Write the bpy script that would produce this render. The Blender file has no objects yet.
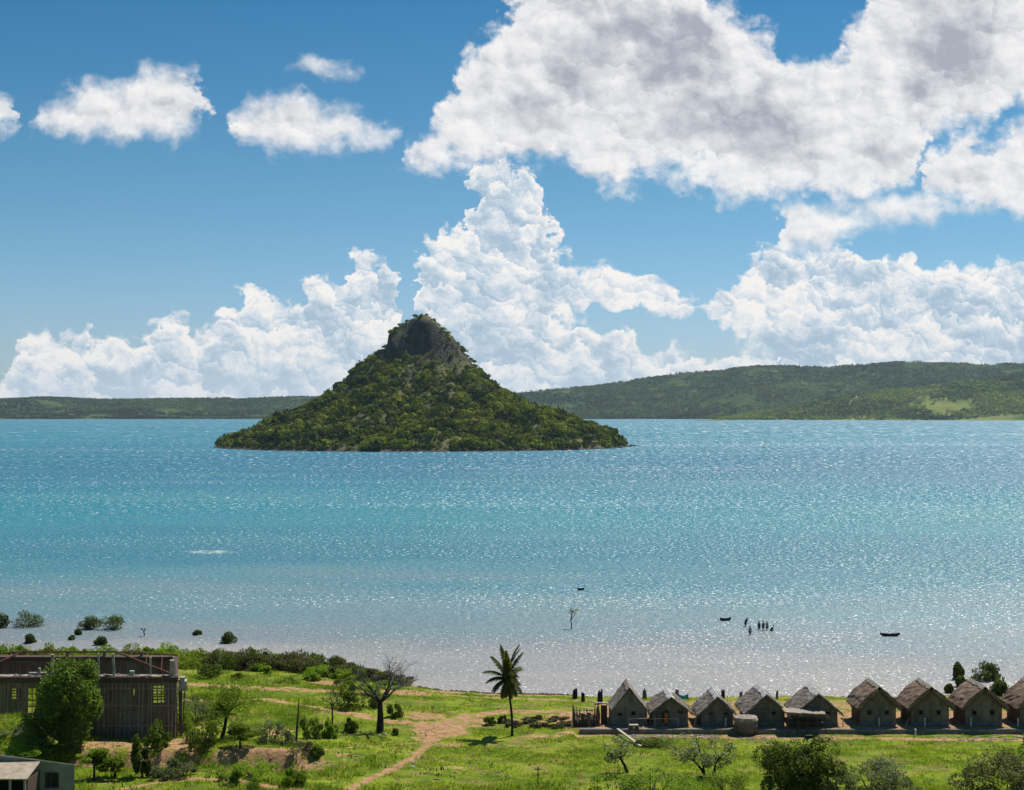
import bpy, bmesh, math, random
import numpy as np
from mathutils import Vector, Matrix, noise as mnoise

# ------------------------------------------------------------------ camera, sky, sun, exposure
S = bpy.context.scene
COL = S.collection
F = 1400.0      # focal length in pixels of the 1024 px wide frame
HZ = 411.0      # pixel row of the true horizon
CAMZ = 35.0
R = math.radians

cam_d = bpy.data.cameras.new('camera'); cam = bpy.data.objects.new('camera', cam_d); COL.objects.link(cam)
cam.location = (0, 0, CAMZ); cam.rotation_euler = (R(90), 0, 0)
cam_d.sensor_width = 36.0; cam_d.lens = 36.0 * F / 1024.0
cam_d.shift_y = (HZ - 395.0) / 1024.0
cam_d.clip_start = 0.5; cam_d.clip_end = 60000
S.camera = cam

SUN_EL, SUN_AZ = 58.0, 43.0      # azimuth measured from +Y towards +X
sun_d = bpy.data.lights.new('sun', 'SUN'); sun = bpy.data.objects.new('sun', sun_d); COL.objects.link(sun)
sun_d.energy = 5.0; sun_d.angle = R(0.53); sun_d.color = (1.0, 0.95, 0.87)
_e, _a = R(SUN_EL), R(SUN_AZ)
SD = Vector((math.sin(_a) * math.cos(_e), math.cos(_a) * math.cos(_e), math.sin(_e)))
sun.rotation_euler = SD.to_track_quat('Z', 'Y').to_euler(); sun.location = (60, 60, 120)

S.view_settings.view_transform = 'Standard'; S.view_settings.look = 'None'
S.view_settings.exposure = 0.12; S.view_settings.gamma = 1.0
S.view_settings.use_curve_mapping = False
S.cycles.max_bounces = 6; S.cycles.diffuse_bounces = 2; S.cycles.glossy_bounces = 2
S.cycles.transmission_bounces = 3; S.cycles.volume_bounces = 0; S.cycles.transparent_max_bounces = 6

W = bpy.data.worlds.new('World'); S.world = W; W.use_nodes = True
W.cycles.sampling_method = 'MANUAL'; W.cycles.sample_map_resolution = 256


class NG:
    """tiny node-graph writer"""
    def __init__(self, nt):
        self.nt = nt; self.n = nt.nodes; self.l = nt.links
    def node(self, typ, **kw):
        nd = self.n.new(typ)
        for k, v in kw.items(): setattr(nd, k, v)
        return nd
    def put(self, sock, v):
        if v is None: return
        if hasattr(v, 'is_output') or isinstance(v, bpy.types.NodeSocket): self.l.new(v, sock)
        else: sock.default_value = v
    def m(self, op, a, b=None, c=None, clamp=False):
        nd = self.node('ShaderNodeMath', operation=op); nd.use_clamp = clamp
        self.put(nd.inputs[0], a); self.put(nd.inputs[1], b); self.put(nd.inputs[2], c)
        return nd.outputs[0]
    def vm(self, op, a, b=None):
        nd = self.node('ShaderNodeVectorMath', operation=op)
        self.put(nd.inputs[0], a); self.put(nd.inputs[1], b)
        return nd.outputs[0]
    def mr(self, v, a, b, c=0.0, d=1.0, smooth=True):
        nd = self.node('ShaderNodeMapRange'); nd.interpolation_type = 'SMOOTHSTEP' if smooth else 'LINEAR'
        self.put(nd.inputs[0], v)
        for i, q in enumerate((a, b, c, d)): self.put(nd.inputs[1 + i], q)
        return nd.outputs[0]
    def mix(self, f, a, b, mode='MIX'):
        nd = self.node('ShaderNodeMix', data_type='RGBA', blend_type=mode)
        self.put(nd.inputs[0], f); self.put(nd.inputs[6], a); self.put(nd.inputs[7], b)
        return nd.outputs[2]
    def noise(self, vec, scale, detail=3, rough=0.55, lac=2.0, dist=0.0, dim='3D', out='Fac'):
        nd = self.node('ShaderNodeTexNoise', noise_dimensions=dim)
        self.put(nd.inputs['Vector'], vec); nd.inputs['Scale'].default_value = scale
        nd.inputs['Detail'].default_value = detail; nd.inputs['Roughness'].default_value = rough
        nd.inputs['Lacunarity'].default_value = lac; nd.inputs['Distortion'].default_value = dist
        return nd.outputs[out]
    def vor(self, vec, scale, detail=2, rough=0.5, feature='SMOOTH_F1', dim='2D', smooth=0.5):
        nd = self.node('ShaderNodeTexVoronoi', voronoi_dimensions=dim, feature=feature)
        self.put(nd.inputs['Vector'], vec); nd.inputs['Scale'].default_value = scale
        nd.inputs['Detail'].default_value = detail; nd.inputs['Roughness'].default_value = rough
        if feature == 'SMOOTH_F1': nd.inputs['Smoothness'].default_value = smooth
        return nd.outputs['Distance']
    def ramp(self, f, stops):
        nd = self.node('ShaderNodeValToRGB'); self.put(nd.inputs[0], f)
        cr = nd.color_ramp
        while len(cr.elements) < len(stops): cr.elements.new(0.5)
        for e, (p, c) in zip(cr.elements, stops):
            e.position = p; e.color = (*c, 1)
        return nd.outputs[0]
    def comb(self, x, y, z):
        nd = self.node('ShaderNodeCombineXYZ')
        for i, q in enumerate((x, y, z)): self.put(nd.inputs[i], q)
        return nd.outputs[0]
    def sep(self, v):
        nd = self.node('ShaderNodeSeparateXYZ'); self.put(nd.inputs[0], v); return nd.outputs
    def scl(self, v, s):
        return self.vm('MULTIPLY', v, s)
    def curve(self, t, pts, lo, span, x0=0.0, x1=1024.0):
        """float curve through pixel points, t already in 0..1"""
        nd = self.node('ShaderNodeFloatCurve'); self.put(nd.inputs['Value'], t)
        c = nd.mapping.curves[0]
        nd.mapping.use_clip = False
        P = [((p[0] - x0) / (x1 - x0), (p[1] - lo) / span) for p in pts]
        while len(c.points) < len(P): c.points.new(0.5, 0.5)
        for q, p in zip(c.points, P):
            q.location = p; q.handle_type = 'AUTO_CLAMPED'
        nd.mapping.update()
        return self.m('MULTIPLY_ADD', nd.outputs[0], span, lo)


# ---- the sky: Nishita air with cumulus laid out by direction (all of it infinitely far away)
g = NG(W.node_tree); W.node_tree.nodes.clear()
out = g.node('ShaderNodeOutputWorld')
sky = g.node('ShaderNodeTexSky', sky_type='NISHITA'); sky.sun_disc = False
sky.sun_elevation = R(SUN_EL); sky.sun_rotation = R(SUN_AZ)
sky.air_density = 1.0; sky.dust_density = 0.35; sky.ozone_density = 2.2; sky.altitude = 0
gen = g.node('ShaderNodeTexCoord').outputs['Generated']
dx, dy, dz = g.sep(gen)[:3]
dyc = g.m('MAXIMUM', dy, 0.12)
Ua = g.m('MULTIPLY_ADD', g.m('DIVIDE', dx, dyc), 1400.0, 512.0)
Va = g.m('MULTIPLY_ADD', g.m('DIVIDE', dz, dyc), -1400.0, 411.0)
UV = g.comb(Ua, Va, 0.0)
wn = g.noise(g.scl(UV, (0.01, 0.01, 0.01)), 2.6, 4, 0.6, dim='2D', out='Color')
wv = g.vm('SUBTRACT', wn, (0.5, 0.5, 0.5))
P1 = g.scl(UV, (0.01, 0.0125, 0.01))
fb = g.noise(P1, 3.6, 7, 0.55, dim='2D')
fb2 = g.noise(g.vm('ADD', P1, (5.1, 2.3, 0)), 5.5, 5, 0.55, dim='2D')
UVw = g.vm('ADD', g.vm('ADD', UV, g.scl(wv, (46.0, 34.0, 0.0))), g.comb(g.m('MULTIPLY', g.m('SUBTRACT', fb2, .5), 26.0), 0.0, 0.0))
Uw, Vw = g.sep(UVw)[:2]
tU = g.m('DIVIDE', Uw, 1024.0, clamp=True)

def layer(top, bot):
    T = g.curve(tU, top, -60, 520); a = g.m('SUBTRACT', Vw, T)
    if bot is None: return a
    B = g.curve(tU, bot, -60, 520); b = g.m('SUBTRACT', B, Vw)
    return g.m('MINIMUM', a, b)

A_top = [(0, 95), (12, 105), (18, 140), (30, 125), (40, 109), (69, 96), (85, 83), (128, 80), (159, 68), (186, 69), (203, 94), (210, 128), (222, 128), (236, 108), (266, 96), (298, 96), (319, 106), (345, 109), (372, 122), (393, 132), (402, 150), (600, 200), (1024, 200)]
A_bot = [(0, 132), (12, 126), (18, 118), (30, 126), (53, 135), (106, 138), (159, 138), (186, 130), (201, 118), (210, 96), (222, 96), (236, 137), (250, 142), (266, 149), (319, 150), (361, 143), (393, 133), (402, 120), (600, 60), (1024, 60)]
B_top = [(0, 200), (395, 200), (404, 154), (425, 132), (443, 108), (458, 70), (497, 28), (516, -10), (540, -50), (690, -50), (711, -6), (747, 20), (772, 32), (790, 62), (812, 62), (833, 58), (846, 30), (865, 6), (890, -40), (1024, -50)]
B_bot = [(0, 60), (395, 100), (404, 160), (443, 167), (520, 163), (560, 166), (601, 180), (620, 189), (645, 180), (680, 173), (705, 190), (750, 197), (800, 193), (840, 197), (880, 199), (905, 190), (918, 165), (928, 138), (950, 132), (1000, 118), (1024, 108)]
C_top = [(0, 440), (404, 440), (414, 290), (424, 250), (437, 232), (461, 222), (470, 190), (476, 171), (500, 163), (530, 172), (546, 205), (558, 244), (574, 264), (600, 275), (630, 272), (656, 281), (690, 296), (712, 298), (730, 280), (741, 274), (760, 254), (826, 250), (906, 250), (918, 264), (948, 268), (985, 262), (1024, 268)]
C_bot = [(0, 470), (530, 470), (552, 330), (562, 316), (600, 312), (640, 313), (680, 320), (720, 326), (750, 336), (775, 380), (790, 470), (1024, 470)]
C2_top = [(0, 470), (500, 440), (520, 335), (550, 322), (600, 322), (625, 327), (640, 342), (655, 352), (670, 352), (720, 350), (745, 344), (790, 340), (1024, 335)]
D_top = [(0, 385), (10, 368), (16, 352), (25, 336), (41, 331), (66, 338), (86, 329), (98, 342), (115, 337), (127, 349), (143, 328), (176, 313), (197, 328), (209, 328), (226, 309), (246, 290), (262, 296), (275, 308), (285, 296), (295, 306), (307, 279), (324, 274), (340, 289), (349, 264), (361, 251), (386, 256), (394, 285), (402, 360), (410, 440), (1024, 470)]
E_top = [(0, 300), (900, 300), (921, 170), (930, 149), (950, 132), (967, 125), (985, 146), (997, 137), (1012, 128), (1024, 126)]
E_bot = [(0, 60), (905, 100), (921, 196), (950, 206), (985, 209), (1024, 210)]
F_top = [(0, 300), (765, 300), (778, 232), (790, 212), (839, 208), (930, 204), (950, 206), (965, 240), (1024, 300)]
F_bot = [(0, 60), (765, 100), (778, 249), (800, 246), (826, 240), (863, 219), (920, 212), (950, 208), (965, 180), (1024, 60)]
sA = layer(A_top, A_bot); sB = layer(B_top, B_bot)
sC = g.m('MAXIMUM', layer(C_top, C_bot), layer(C2_top, None)); sD = layer(D_top, None)
sE = layer(E_top, E_bot); sF = layer(F_top, F_bot)
# small wisp
wx = g.m('DIVIDE', g.m('SUBTRACT', Uw, 322), 24.0); wy = g.m('DIVIDE', g.m('SUBTRACT', Vw, 69), 11.0)
sW = g.m('MULTIPLY', g.m('SUBTRACT', 0.75, g.m('ADD', g.m('MULTIPLY', wx, wx), g.m('MULTIPLY', wy, wy))), 6.0)
# fine noises
fb_s = g.noise(g.vm('ADD', P1, (0.06, -0.10, 0)), 3.6, 5, 0.50, dim='2D')
big = g.noise(P1, 1.1, 3, 0.5, dim='2D')
fine = g.noise(P1, 9.0, 4, 0.6, dim='2D', out='Color')
Pw = g.vm('ADD', g.vm('ADD', P1, g.scl(wv, (0.5, 0.5, 0))), g.scl(g.vm('SUBTRACT', fine, (.5, .5, .5)), (.10, .10, 0)))
def puffs(scale, off):
    # rounded heads: each cell is one head, lit from the sun's side (up and to the right)
    v = g.node('ShaderNodeTexVoronoi', voronoi_dimensions='2D', feature='F1')
    pv_ = g.vm('ADD', Pw, (off, off * .6, 0)); g.l.new(pv_, v.inputs['Vector']); v.inputs['Scale'].default_value = scale
    dv = g.node('ShaderNodeVectorMath', operation='DOT_PRODUCT'); g.l.new(g.vm('SUBTRACT', pv_, v.outputs['Position']), dv.inputs[0]); dv.inputs[1].default_value = (.45 * scale, -.9 * scale, 0)
    ds = v.outputs['Distance']
    return dv.outputs['Value'], g.m('SUBTRACT', 1.0, g.m('MULTIPLY', ds, ds))
l1, h1 = puffs(2.0, 0); l2, h2 = puffs(4.3, 3.7); l3, h3 = puffs(9.0, 9.1)
pl = g.m('ADD', g.m('MULTIPLY', l1, .42), g.m('ADD', g.m('MULTIPLY', l2, .36), g.m('MULTIPLY', l3, .22)))
ph = g.m('ADD', g.m('MULTIPLY', h1, .5), g.m('ADD', g.m('MULTIPLY', h2, .32), g.m('MULTIPLY', h3, .18)))
ph = g.m('SUBTRACT', ph, 0.80)
# upper soft clouds
hi = g.m('MAXIMUM', g.m('MAXIMUM', sA, sB), g.m('MAXIMUM', sE, g.m('MAXIMUM', sF, sW)))
fbc = g.m('SUBTRACT', fb, 0.5)
hn = g.m('ADD', g.m('MULTIPLY', fbc, 44.0), g.m('MULTIPLY', ph, 36.0))
hiN = g.m('ADD', g.m('MAXIMUM', sB, g.m('ADD', sE, 2.0)), hn)
hiN = g.m('MAXIMUM', hiN, g.m('MULTIPLY_ADD', hn, 0.5, g.m('MAXIMUM', sA, g.m('MAXIMUM', g.m('ADD', sF, 9.0), sW))))
mh = g.mr(hiN, -11.0, 19.0)
thick = g.mr(hi, 4.0, 80.0)
lit_h = g.m('ADD', g.m('MULTIPLY', g.m('SUBTRACT', fb, fb_s), 1.0), g.m('MULTIPLY', pl, 0.34))
grey = g.m('MULTIPLY', g.m('MULTIPLY', thick, g.mr(big, 0.34, 0.74, .1, 1.0)), 0.78)
grey = g.m('ADD', g.m('SUBTRACT', grey, lit_h), g.m('MULTIPLY', g.m('SUBTRACT', fb, .42), 0.5))
# all the upper clouds a step greyer
grey = g.m('ADD', grey, 0.16, clamp=True)
colh = g.ramp(grey, [(0.0, (0.90, 0.88, 0.865)), (0.25, (0.79, 0.78, 0.785)), (0.6, (0.58, 0.59, 0.62)), (1.0, (0.38, 0.40, 0.45))])
# low towering cumulus
lo = g.m('MAXIMUM', sC, sD)
loN = g.m('ADD', lo, g.m('ADD', g.m('MULTIPLY', ph, 60.0), g.m('MULTIPLY', fbc, 16.0)))
ml = g.mr(loN, -4.0, 8.0)
rim = g.mr(loN, 0.0, 40.0, 0.38, 0.0)
body = g.mr(g.noise(P1, 1.7, 4, 0.55, dim='2D'), 0.36, 0.64, -.24, .20)
li = g.m('ADD', g.m('ADD', g.m('MULTIPLY', pl, 1.12), rim), g.m('ADD', body, g.m('MULTIPLY', g.m('SUBTRACT', fb, fb_s), .8)))
li = g.m('ADD', li, 0.44, clamp=True)
coll = g.ramp(li, [(0.0, (0.37, 0.49, 0.61)), (0.30, (0.50, 0.60, 0.69)), (0.6, (0.71, 0.745, 0.78)), (0.95, (0.92, 0.88, 0.84))])
hz = g.mr(Va, 335.0, 425.0)
coll = g.mix(g.m('MULTIPLY', hz, 0.60), coll, (0.60, 0.68, 0.76, 1))
up = g.mr(Va, 432.0, 414.0)       # nothing below the horizon
skyc = sky.outputs[0]
skyc = g.mix(1.0, skyc, (0.082, 0.098, 0.098, 1), 'MULTIPLY')
tint = g.ramp(g.m('DIVIDE', Va, 411.0, clamp=True), [(0.0, (.20, .53, .70)), (.25, (.31, .60, .74)), (.49, (.45, .67, .80)), (.73, (.62, .73, .93)), (.85, (.69, .735, .97)), (1.0, (.72, .76, 1.05))])
skyc = g.mix(1.0, skyc, tint, 'MULTIPLY')
c1 = g.mix(g.m('MULTIPLY', ml, 0.97), skyc, coll)
c2 = g.mix(g.m('MULTIPLY', mh, 0.96), c1, colh)
front = g.mr(dy, 0.1, 0.3)
c3 = g.mix(front, skyc, c2)
bg = g.node('ShaderNodeBackground'); g.l.new(c3, bg.inputs[0]); bg.inputs[1].default_value = 1.0
g.l.new(bg.outputs[0], out.inputs[0])

# ------------------------------------------------------------------ helpers
rnd = random.Random(7)
NR = np.random.default_rng(11)


def tag(o, label=None, cat=None, group=None, kind=None):
    if label: o['label'] = label
    if cat: o['category'] = cat
    if group: o['group'] = group
    if kind: o['kind'] = kind
    return o

def struct(o): o['kind'] = 'structure'; return o

def link_mesh(name, me, mat=None, parent=None, loc=(0, 0, 0), smooth=False):
    o = bpy.data.objects.new(name, me); COL.objects.link(o); o.location = loc
    if mat:
        for m_ in (mat if isinstance(mat, (list, tuple)) else [mat]): me.materials.append(m_)
    if parent: o.parent = parent
    if smooth: me.shade_smooth()
    return o

def empty(name, loc, rz=0.0):
    o = bpy.data.objects.new(name, None); COL.objects.link(o); o.location = loc; o.rotation_euler = (0, 0, rz)
    o.empty_display_size = 0.3
    return o

def np_mesh(name, V, Fq, attr=None):
    """V (n,3), Fq (m,k) with constant k; attr optional dict name->per-vertex float"""
    me = bpy.data.meshes.new(name); V = np.asarray(V, np.float32); Fq = np.asarray(Fq, np.int32)
    me.vertices.add(len(V)); me.vertices.foreach_set('co', V.ravel())
    k = Fq.shape[1]
    me.loops.add(Fq.size); me.loops.foreach_set('vertex_index', Fq.ravel())
    me.polygons.add(len(Fq)); me.polygons.foreach_set('loop_start', np.arange(len(Fq), dtype=np.int32) * k)
    me.update(calc_edges=True)
    if attr:
        for n_, a in attr.items():
            at = me.attributes.new(n_, 'FLOAT', 'POINT'); at.data.foreach_set('value', np.asarray(a, np.float32).ravel())
    return me

class MB:
    """collects boxes, tubes and polygons into one mesh"""
    def __init__(s): s.V = []; s.F = []
    def add(s, vs, fs):
        b = len(s.V); s.V += [tuple(v) for v in vs]; s.F += [tuple(i + b for i in f) for f in fs]; return s
    def box(s, x0, x1, y0, y1, z0, z1, rot=None, piv=None):
        vs = [Vector(v) for v in ((x0, y0, z0), (x1, y0, z0), (x1, y1, z0), (x0, y1, z0), (x0, y0, z1), (x1, y0, z1), (x1, y1, z1), (x0, y1, z1))]
        if rot is not None:
            p = Vector(piv) if piv else Vector(((x0 + x1) / 2, (y0 + y1) / 2, (z0 + z1) / 2))
            vs = [rot @ (v - p) + p for v in vs]
        return s.add(vs, [(0, 3, 2, 1), (4, 5, 6, 7), (0, 1, 5, 4), (1, 2, 6, 5), (2, 3, 7, 6), (3, 0, 4, 7)])
    def tube(s, pts, rads, n=7, cap=True):
        pts = [Vector(p) for p in pts]
        if not isinstance(rads, (list, tuple)): rads = [rads] * len(pts)
        base = len(s.V); ref = Vector((0.13, 0.31, 0.94))
        for i, p in enumerate(pts):
            d = (pts[min(i + 1, len(pts) - 1)] - pts[max(i - 1, 0)]).normalized()
            if abs(d.dot(ref)) > 0.95: ref = Vector((0.9, 0.2, 0.1))
            a = d.cross(ref).normalized(); b = d.cross(a)
            for k in range(n):
                t = 2 * math.pi * k / n
                s.V.append(tuple(p + (a * math.cos(t) + b * math.sin(t)) * rads[i]))
        for i in range(len(pts) - 1):
            for k in range(n):
                k2 = (k + 1) % n
                s.F.append((base + i * n + k, base + i * n + k2, base + (i + 1) * n + k2, base + (i + 1) * n + k))
        if cap:
            s.F.append(tuple(base + k for k in range(n))[::-1]); e = base + (len(pts) - 1) * n
            s.F.append(tuple(e + k for k in range(n)))
        return s
    def bar(s, a, b, w, h=None):
        h = h or w
        a = Vector(a); b = Vector(b); d = (b - a).normalized()
        up = Vector((0, 0, 1)) if abs(d.z) < 0.95 else Vector((0, 1, 0))
        x = d.cross(up).normalized() * (w / 2); y = x.cross(d).normalized() * (h / 2)
        vs = [a - x - y, a + x - y, a + x + y, a - x + y, b - x - y, b + x - y, b + x + y, b - x + y]
        return s.add(vs, [(0, 3, 2, 1), (4, 5, 6, 7), (0, 1, 5, 4), (1, 2, 6, 5), (2, 3, 7, 6), (3, 0, 4, 7)])
    def rock(s, c, r, seed, sq=0.65, sub=1):
        bm = bmesh.new(); bmesh.ops.create_icosphere(bm, subdivisions=sub, radius=1)
        rr = random.Random(seed); sx, sy = rr.uniform(.75, 1.3), rr.uniform(.75, 1.3)
        vs = []
        for v in bm.verts:
            k = r * (0.8 + 0.45 * mnoise.noise(v.co * 1.7 + Vector((seed * 3.1, seed, 0))))
            vs.append((c[0] + v.co.x * k * sx, c[1] + v.co.y * k * sy, c[2] + v.co.z * k * sq))
        fs = [tuple(v.index for v in f.verts) for f in bm.faces]; bm.free()
        return s.add(vs, fs)
    def wall(s, x0, x1, y0, y1, z0, z1, holes):
        """wall in the XZ plane with rectangular holes (hx0,hx1,hz0,hz1)"""
        xs = sorted({x0, x1, *[h[0] for h in holes], *[h[1] for h in holes]})
        for a, b in zip(xs, xs[1:]):
            c = (a + b) / 2
            cuts = sorted([(h[2], h[3]) for h in holes if h[0] < c < h[1]])
            z = z0
            for (p, q) in cuts:
                if p > z: s.box(a, b, y0, y1, z, p)
                z = q
            if z < z1: s.box(a, b, y0, y1, z, z1)
        return s
    def mesh(s, name):
        me = bpy.data.meshes.new(name); me.from_pydata(s.V, [], s.F); me.update(); return me
    def build(s, name, mat, parent=None, loc=(0, 0, 0), smooth=False):
        return link_mesh(name, s.mesh(name), mat, parent, loc, smooth)

# ------------------------------------------------------------------ materials
def newmat(name):
    m = bpy.data.materials.new(name); m.use_nodes = True; m.node_tree.nodes.clear()
    gg = NG(m.node_tree); o = gg.node('ShaderNodeOutputMaterial')
    return m, gg, o

def solid(name, c1, c2, scale=3.0, rough=0.85, bump=0.3, bscale=None, spec=0.2, stretch=(1, 1, 1), dist=0.05, detail=4):
    m, q, o = newmat(name)
    p = q.node('ShaderNodeNewGeometry').outputs['Position']
    co = q.scl(p, stretch)
    n = q.noise(co, scale, detail, 0.6)
    c = q.mix(q.mr(n, 0.35, 0.65), (*c1, 1), (*c2, 1))
    b = q.node('ShaderNodeBsdfPrincipled'); q.l.new(c, b.inputs['Base Color'])
    b.inputs['Roughness'].default_value = rough; b.inputs['Specular IOR Level'].default_value = spec
    if bump:
        bp = q.node('ShaderNodeBump'); bp.inputs['Strength'].default_value = bump; bp.inputs['Distance'].default_value = dist
        q.l.new(q.noise(co, bscale or scale * 2.5, 4, 0.6), bp.inputs['Height']); q.l.new(bp.outputs[0], b.inputs['Normal'])
    q.l.new(b.outputs[0], o.inputs[0])
    return m

def leafmat(name, c1, c2, c3, trans=0.4, scale=0.9, k=1.0):
    c1, c2, c3 = [tuple(min(.5, v * k) for v in c_) for c_ in (c1, c2, c3)]
    m, q, o = newmat(name)
    gm = q.node('ShaderNodeNewGeometry')
    oi = q.node('ShaderNodeObjectInfo')
    n = q.noise(gm.outputs['Position'], scale, 2, 0.5)
    c = q.mix(q.mr(n, 0.36, 0.64), (*c1, 1), (*c2, 1))
    c = q.mix(q.mr(gm.outputs['Random Per Island'], 0.55, 1.0, 0.0, 0.75), c, (*c3, 1))
    hs = q.node('ShaderNodeHueSaturation'); q.l.new(c, hs.inputs['Color'])
    q.l.new(q.mr(oi.outputs['Random'], 0, 1, 0.485, 0.512, False), hs.inputs['Hue'])
    q.l.new(q.mr(oi.outputs['Random'], 0, 1, 0.8, 1.2, False), hs.inputs['Value'])
    d = q.node('ShaderNodeBsdfPrincipled'); q.l.new(hs.outputs[0], d.inputs['Base Color'])
    d.inputs['Roughness'].default_value = 0.6; d.inputs['Specular IOR Level'].default_value = 0.12
    t = q.node('ShaderNodeBsdfTranslucent')
    q.l.new(q.mix(1.0, hs.outputs[0], (1.5, 1.6, 0.6, 1), 'MULTIPLY'), t.inputs[0])
    mx = q.node('ShaderNodeMixShader'); mx.inputs[0].default_value = trans
    q.l.new(d.outputs[0], mx.inputs[1]); q.l.new(t.outputs[0], mx.inputs[2]); q.l.new(mx.outputs[0], o.inputs[0])
    return m

M = {}
M['leaf_dark'] = leafmat('leaf_dark', (.022, .034, .005), (.042, .064, .007), (.11, .14, .018), .35, k=2.3)
M['leaf_mid'] = leafmat('leaf_mid', (.042, .068, .006), (.075, .11, .009), (.15, .18, .022), .4, k=2.0)
M['leaf_bright'] = leafmat('leaf_bright', (.09, .145, .010), (.15, .20, .014), (.25, .29, .035), .42, k=1.35)
M['leaf_olive'] = leafmat('leaf_olive', (.045, .048, .018), (.075, .07, .028), (.12, .12, .045), .3, k=1.8)
M['mangrove'] = leafmat('mangrove_leaf', (.035, .05, .010), (.06, .078, .014), (.11, .13, .03), .3, k=1.3)
M['leaf_brown'] = leafmat('leaf_brown', (.045, .034, .020), (.06, .055, .022), (.05, .085, .025), .2, k=1.8)
M['leaf_grey'] = leafmat('leaf_grey', (.08, .095, .045), (.12, .13, .065), (.17, .18, .10), .3, k=1.4)
M['leaf_pale'] = leafmat('leaf_pale', (.06, .07, .025), (.10, .105, .04), (.34, .33, .20), .3, k=1.9)
M['palm'] = leafmat('palm_leaf', (.05, .062, .010), (.085, .10, .015), (.16, .14, .03), .35)
M['bark'] = solid('bark', (.035, .028, .022), (.075, .06, .047), 4, stretch=(1, 1, .3))
M['bark_grey'] = solid('bark_grey', (.11, .095, .085), (.19, .165, .15), 5, stretch=(1, 1, .3))
M['bark_dark'] = solid('bark_dark', (.015, .012, .012), (.04, .033, .03), 5, stretch=(1, 1, .3))
M['concrete'] = solid('weathered_concrete', (.30, .26, .22), (.50, .44, .38), 1.5, .9, .4)
M['mudwall'] = solid('mud_wall', (.13, .11, .092), (.24, .205, .17), 1.6, .95, .5, 9, stretch=(1, 1, .35))
M['ledge'] = solid('stained_ledge', (.10, .08, .065), (.36, .29, .24), .9, .95, .4)
M['mudwall2'] = solid('mud_wall_brown', (.12, .085, .062), (.20, .145, .105), 1.6, .95, .5, 9, stretch=(1, 1, .35))
M['plinth'] = solid('plinth_render', (.15, .14, .13), (.23, .215, .20), 3, .9, .3)
M['timber'] = solid('old_timber', (.06, .042, .03), (.13, .09, .065), 3, stretch=(6, 6, .6))
M['pale_timber'] = solid('pale_timber', (.38, .33, .27), (.52, .46, .38), 3)
M['prop'] = solid('lit_prop_poles', (.22, .165, .125), (.42, .33, .26), 3, stretch=(6, 6, .6))  # pole colour lightened so they read as lit on the shaded front
M['rust'] = solid('rusty_steel', (.10, .035, .025), (.18, .07, .05), 6)
M['black'] = solid('opening_shade', (.008, .007, .006), (.015, .013, .012), 3, bump=0)  # black painted for the unlit inside of windows and porch
M['white'] = solid('white_paint', (.62, .60, .56), (.75, .73, .70), 3, .6, .1)
M['stone'] = solid('rubble_stone', (.20, .155, .12), (.42, .34, .28), 1.8, .95, .5, 8)
M['darkstone'] = solid('shore_rock', (.035, .028, .024), (.10, .08, .065), 2.5, .9, .5, 8)
M['boathull'] = solid('dark_hull', (.008, .009, .012), (.022, .024, .03), 4, .5, .1)
M['blue'] = solid('blue_tarpaulin', (.02, .28, .42), (.03, .36, .52), 3, .5, .3, 6)
M['skin'] = solid('skin', (.05, .028, .018), (.07, .04, .026), 6, .6, 0)
M['hair'] = solid('hair', (.006, .005, .004), (.012, .01, .008), 6, .7, 0)
M['orange'] = solid('orange_cloth', (.62, .13, .03), (.75, .20, .06), 6, .9, .2)
M['cloth_dark'] = solid('dark_cloth', (.025, .025, .035), (.05, .05, .06), 6, .9, .2)
M['cloth_red'] = solid('faded_red_cloth', (.20, .05, .04), (.26, .08, .06), 6, .9, .2)
M['cloth_pale'] = solid('pale_cloth', (.35, .33, .30), (.45, .42, .38), 6, .9, .2)
M['hide'] = solid('black_hide', (.008, .007, .006), (.022, .018, .015), 8, .6, .1)
M['yellow'] = solid('yellow_paint', (.6, .36, .03), (.7, .45, .05), 6, .5, 0)
M['greyplaster'] = solid('grey_plaster', (.19, .20, .215), (.26, .27, .285), 1.2, .9, .25, 9)
M['tin'] = solid('tin_roof', (.50, .50, .49), (.62, .61, .59), 1.5, .6, .1)
M['ochretin'] = solid('ochre_sheet', (.30, .24, .17), (.42, .35, .26), 2, .7, .2)

def thatch(name, c1, c2, c3):
    m, q, o = newmat(name)
    p = q.node('ShaderNodeNewGeometry').outputs['Position']
    n1 = q.noise(q.scl(p, (5, 5, 1.6)), 3.0, 5, .7)
    n2 = q.noise(p, .8, 3, .6)
    c = q.mix(q.mr(n1, .35, .68), (*c1, 1), (*c2, 1)); c = q.mix(q.mr(n2, .5, .72), c, (*c3, 1))
    b = q.node('ShaderNodeBsdfPrincipled'); q.l.new(c, b.inputs['Base Color']); b.inputs['Roughness'].default_value = .95
    b.inputs['Specular IOR Level'].default_value = .1
    bp = q.node('ShaderNodeBump'); bp.inputs['Strength'].default_value = .9; bp.inputs['Distance'].default_value = .12
    q.l.new(n1, bp.inputs['Height']); q.l.new(bp.outputs[0], b.inputs['Normal']); q.l.new(b.outputs[0], o.inputs[0])
    return m
M['thatch_brown'] = thatch('thatch_brown', (.13, .09, .065), (.29, .205, .145), (.38, .28, .20))
M['thatch_grey'] = thatch('thatch_grey', (.15, .125, .105), (.29, .245, .205), (.38, .33, .285))
M['thatch_pale'] = thatch('thatch_pale', (.30, .24, .19), (.46, .38, .31), (.52, .45, .38))
M['cap'] = solid('pale_ridge_sheet', (.40, .37, .35), (.62, .59, .56), 3, .7, .2)

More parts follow.
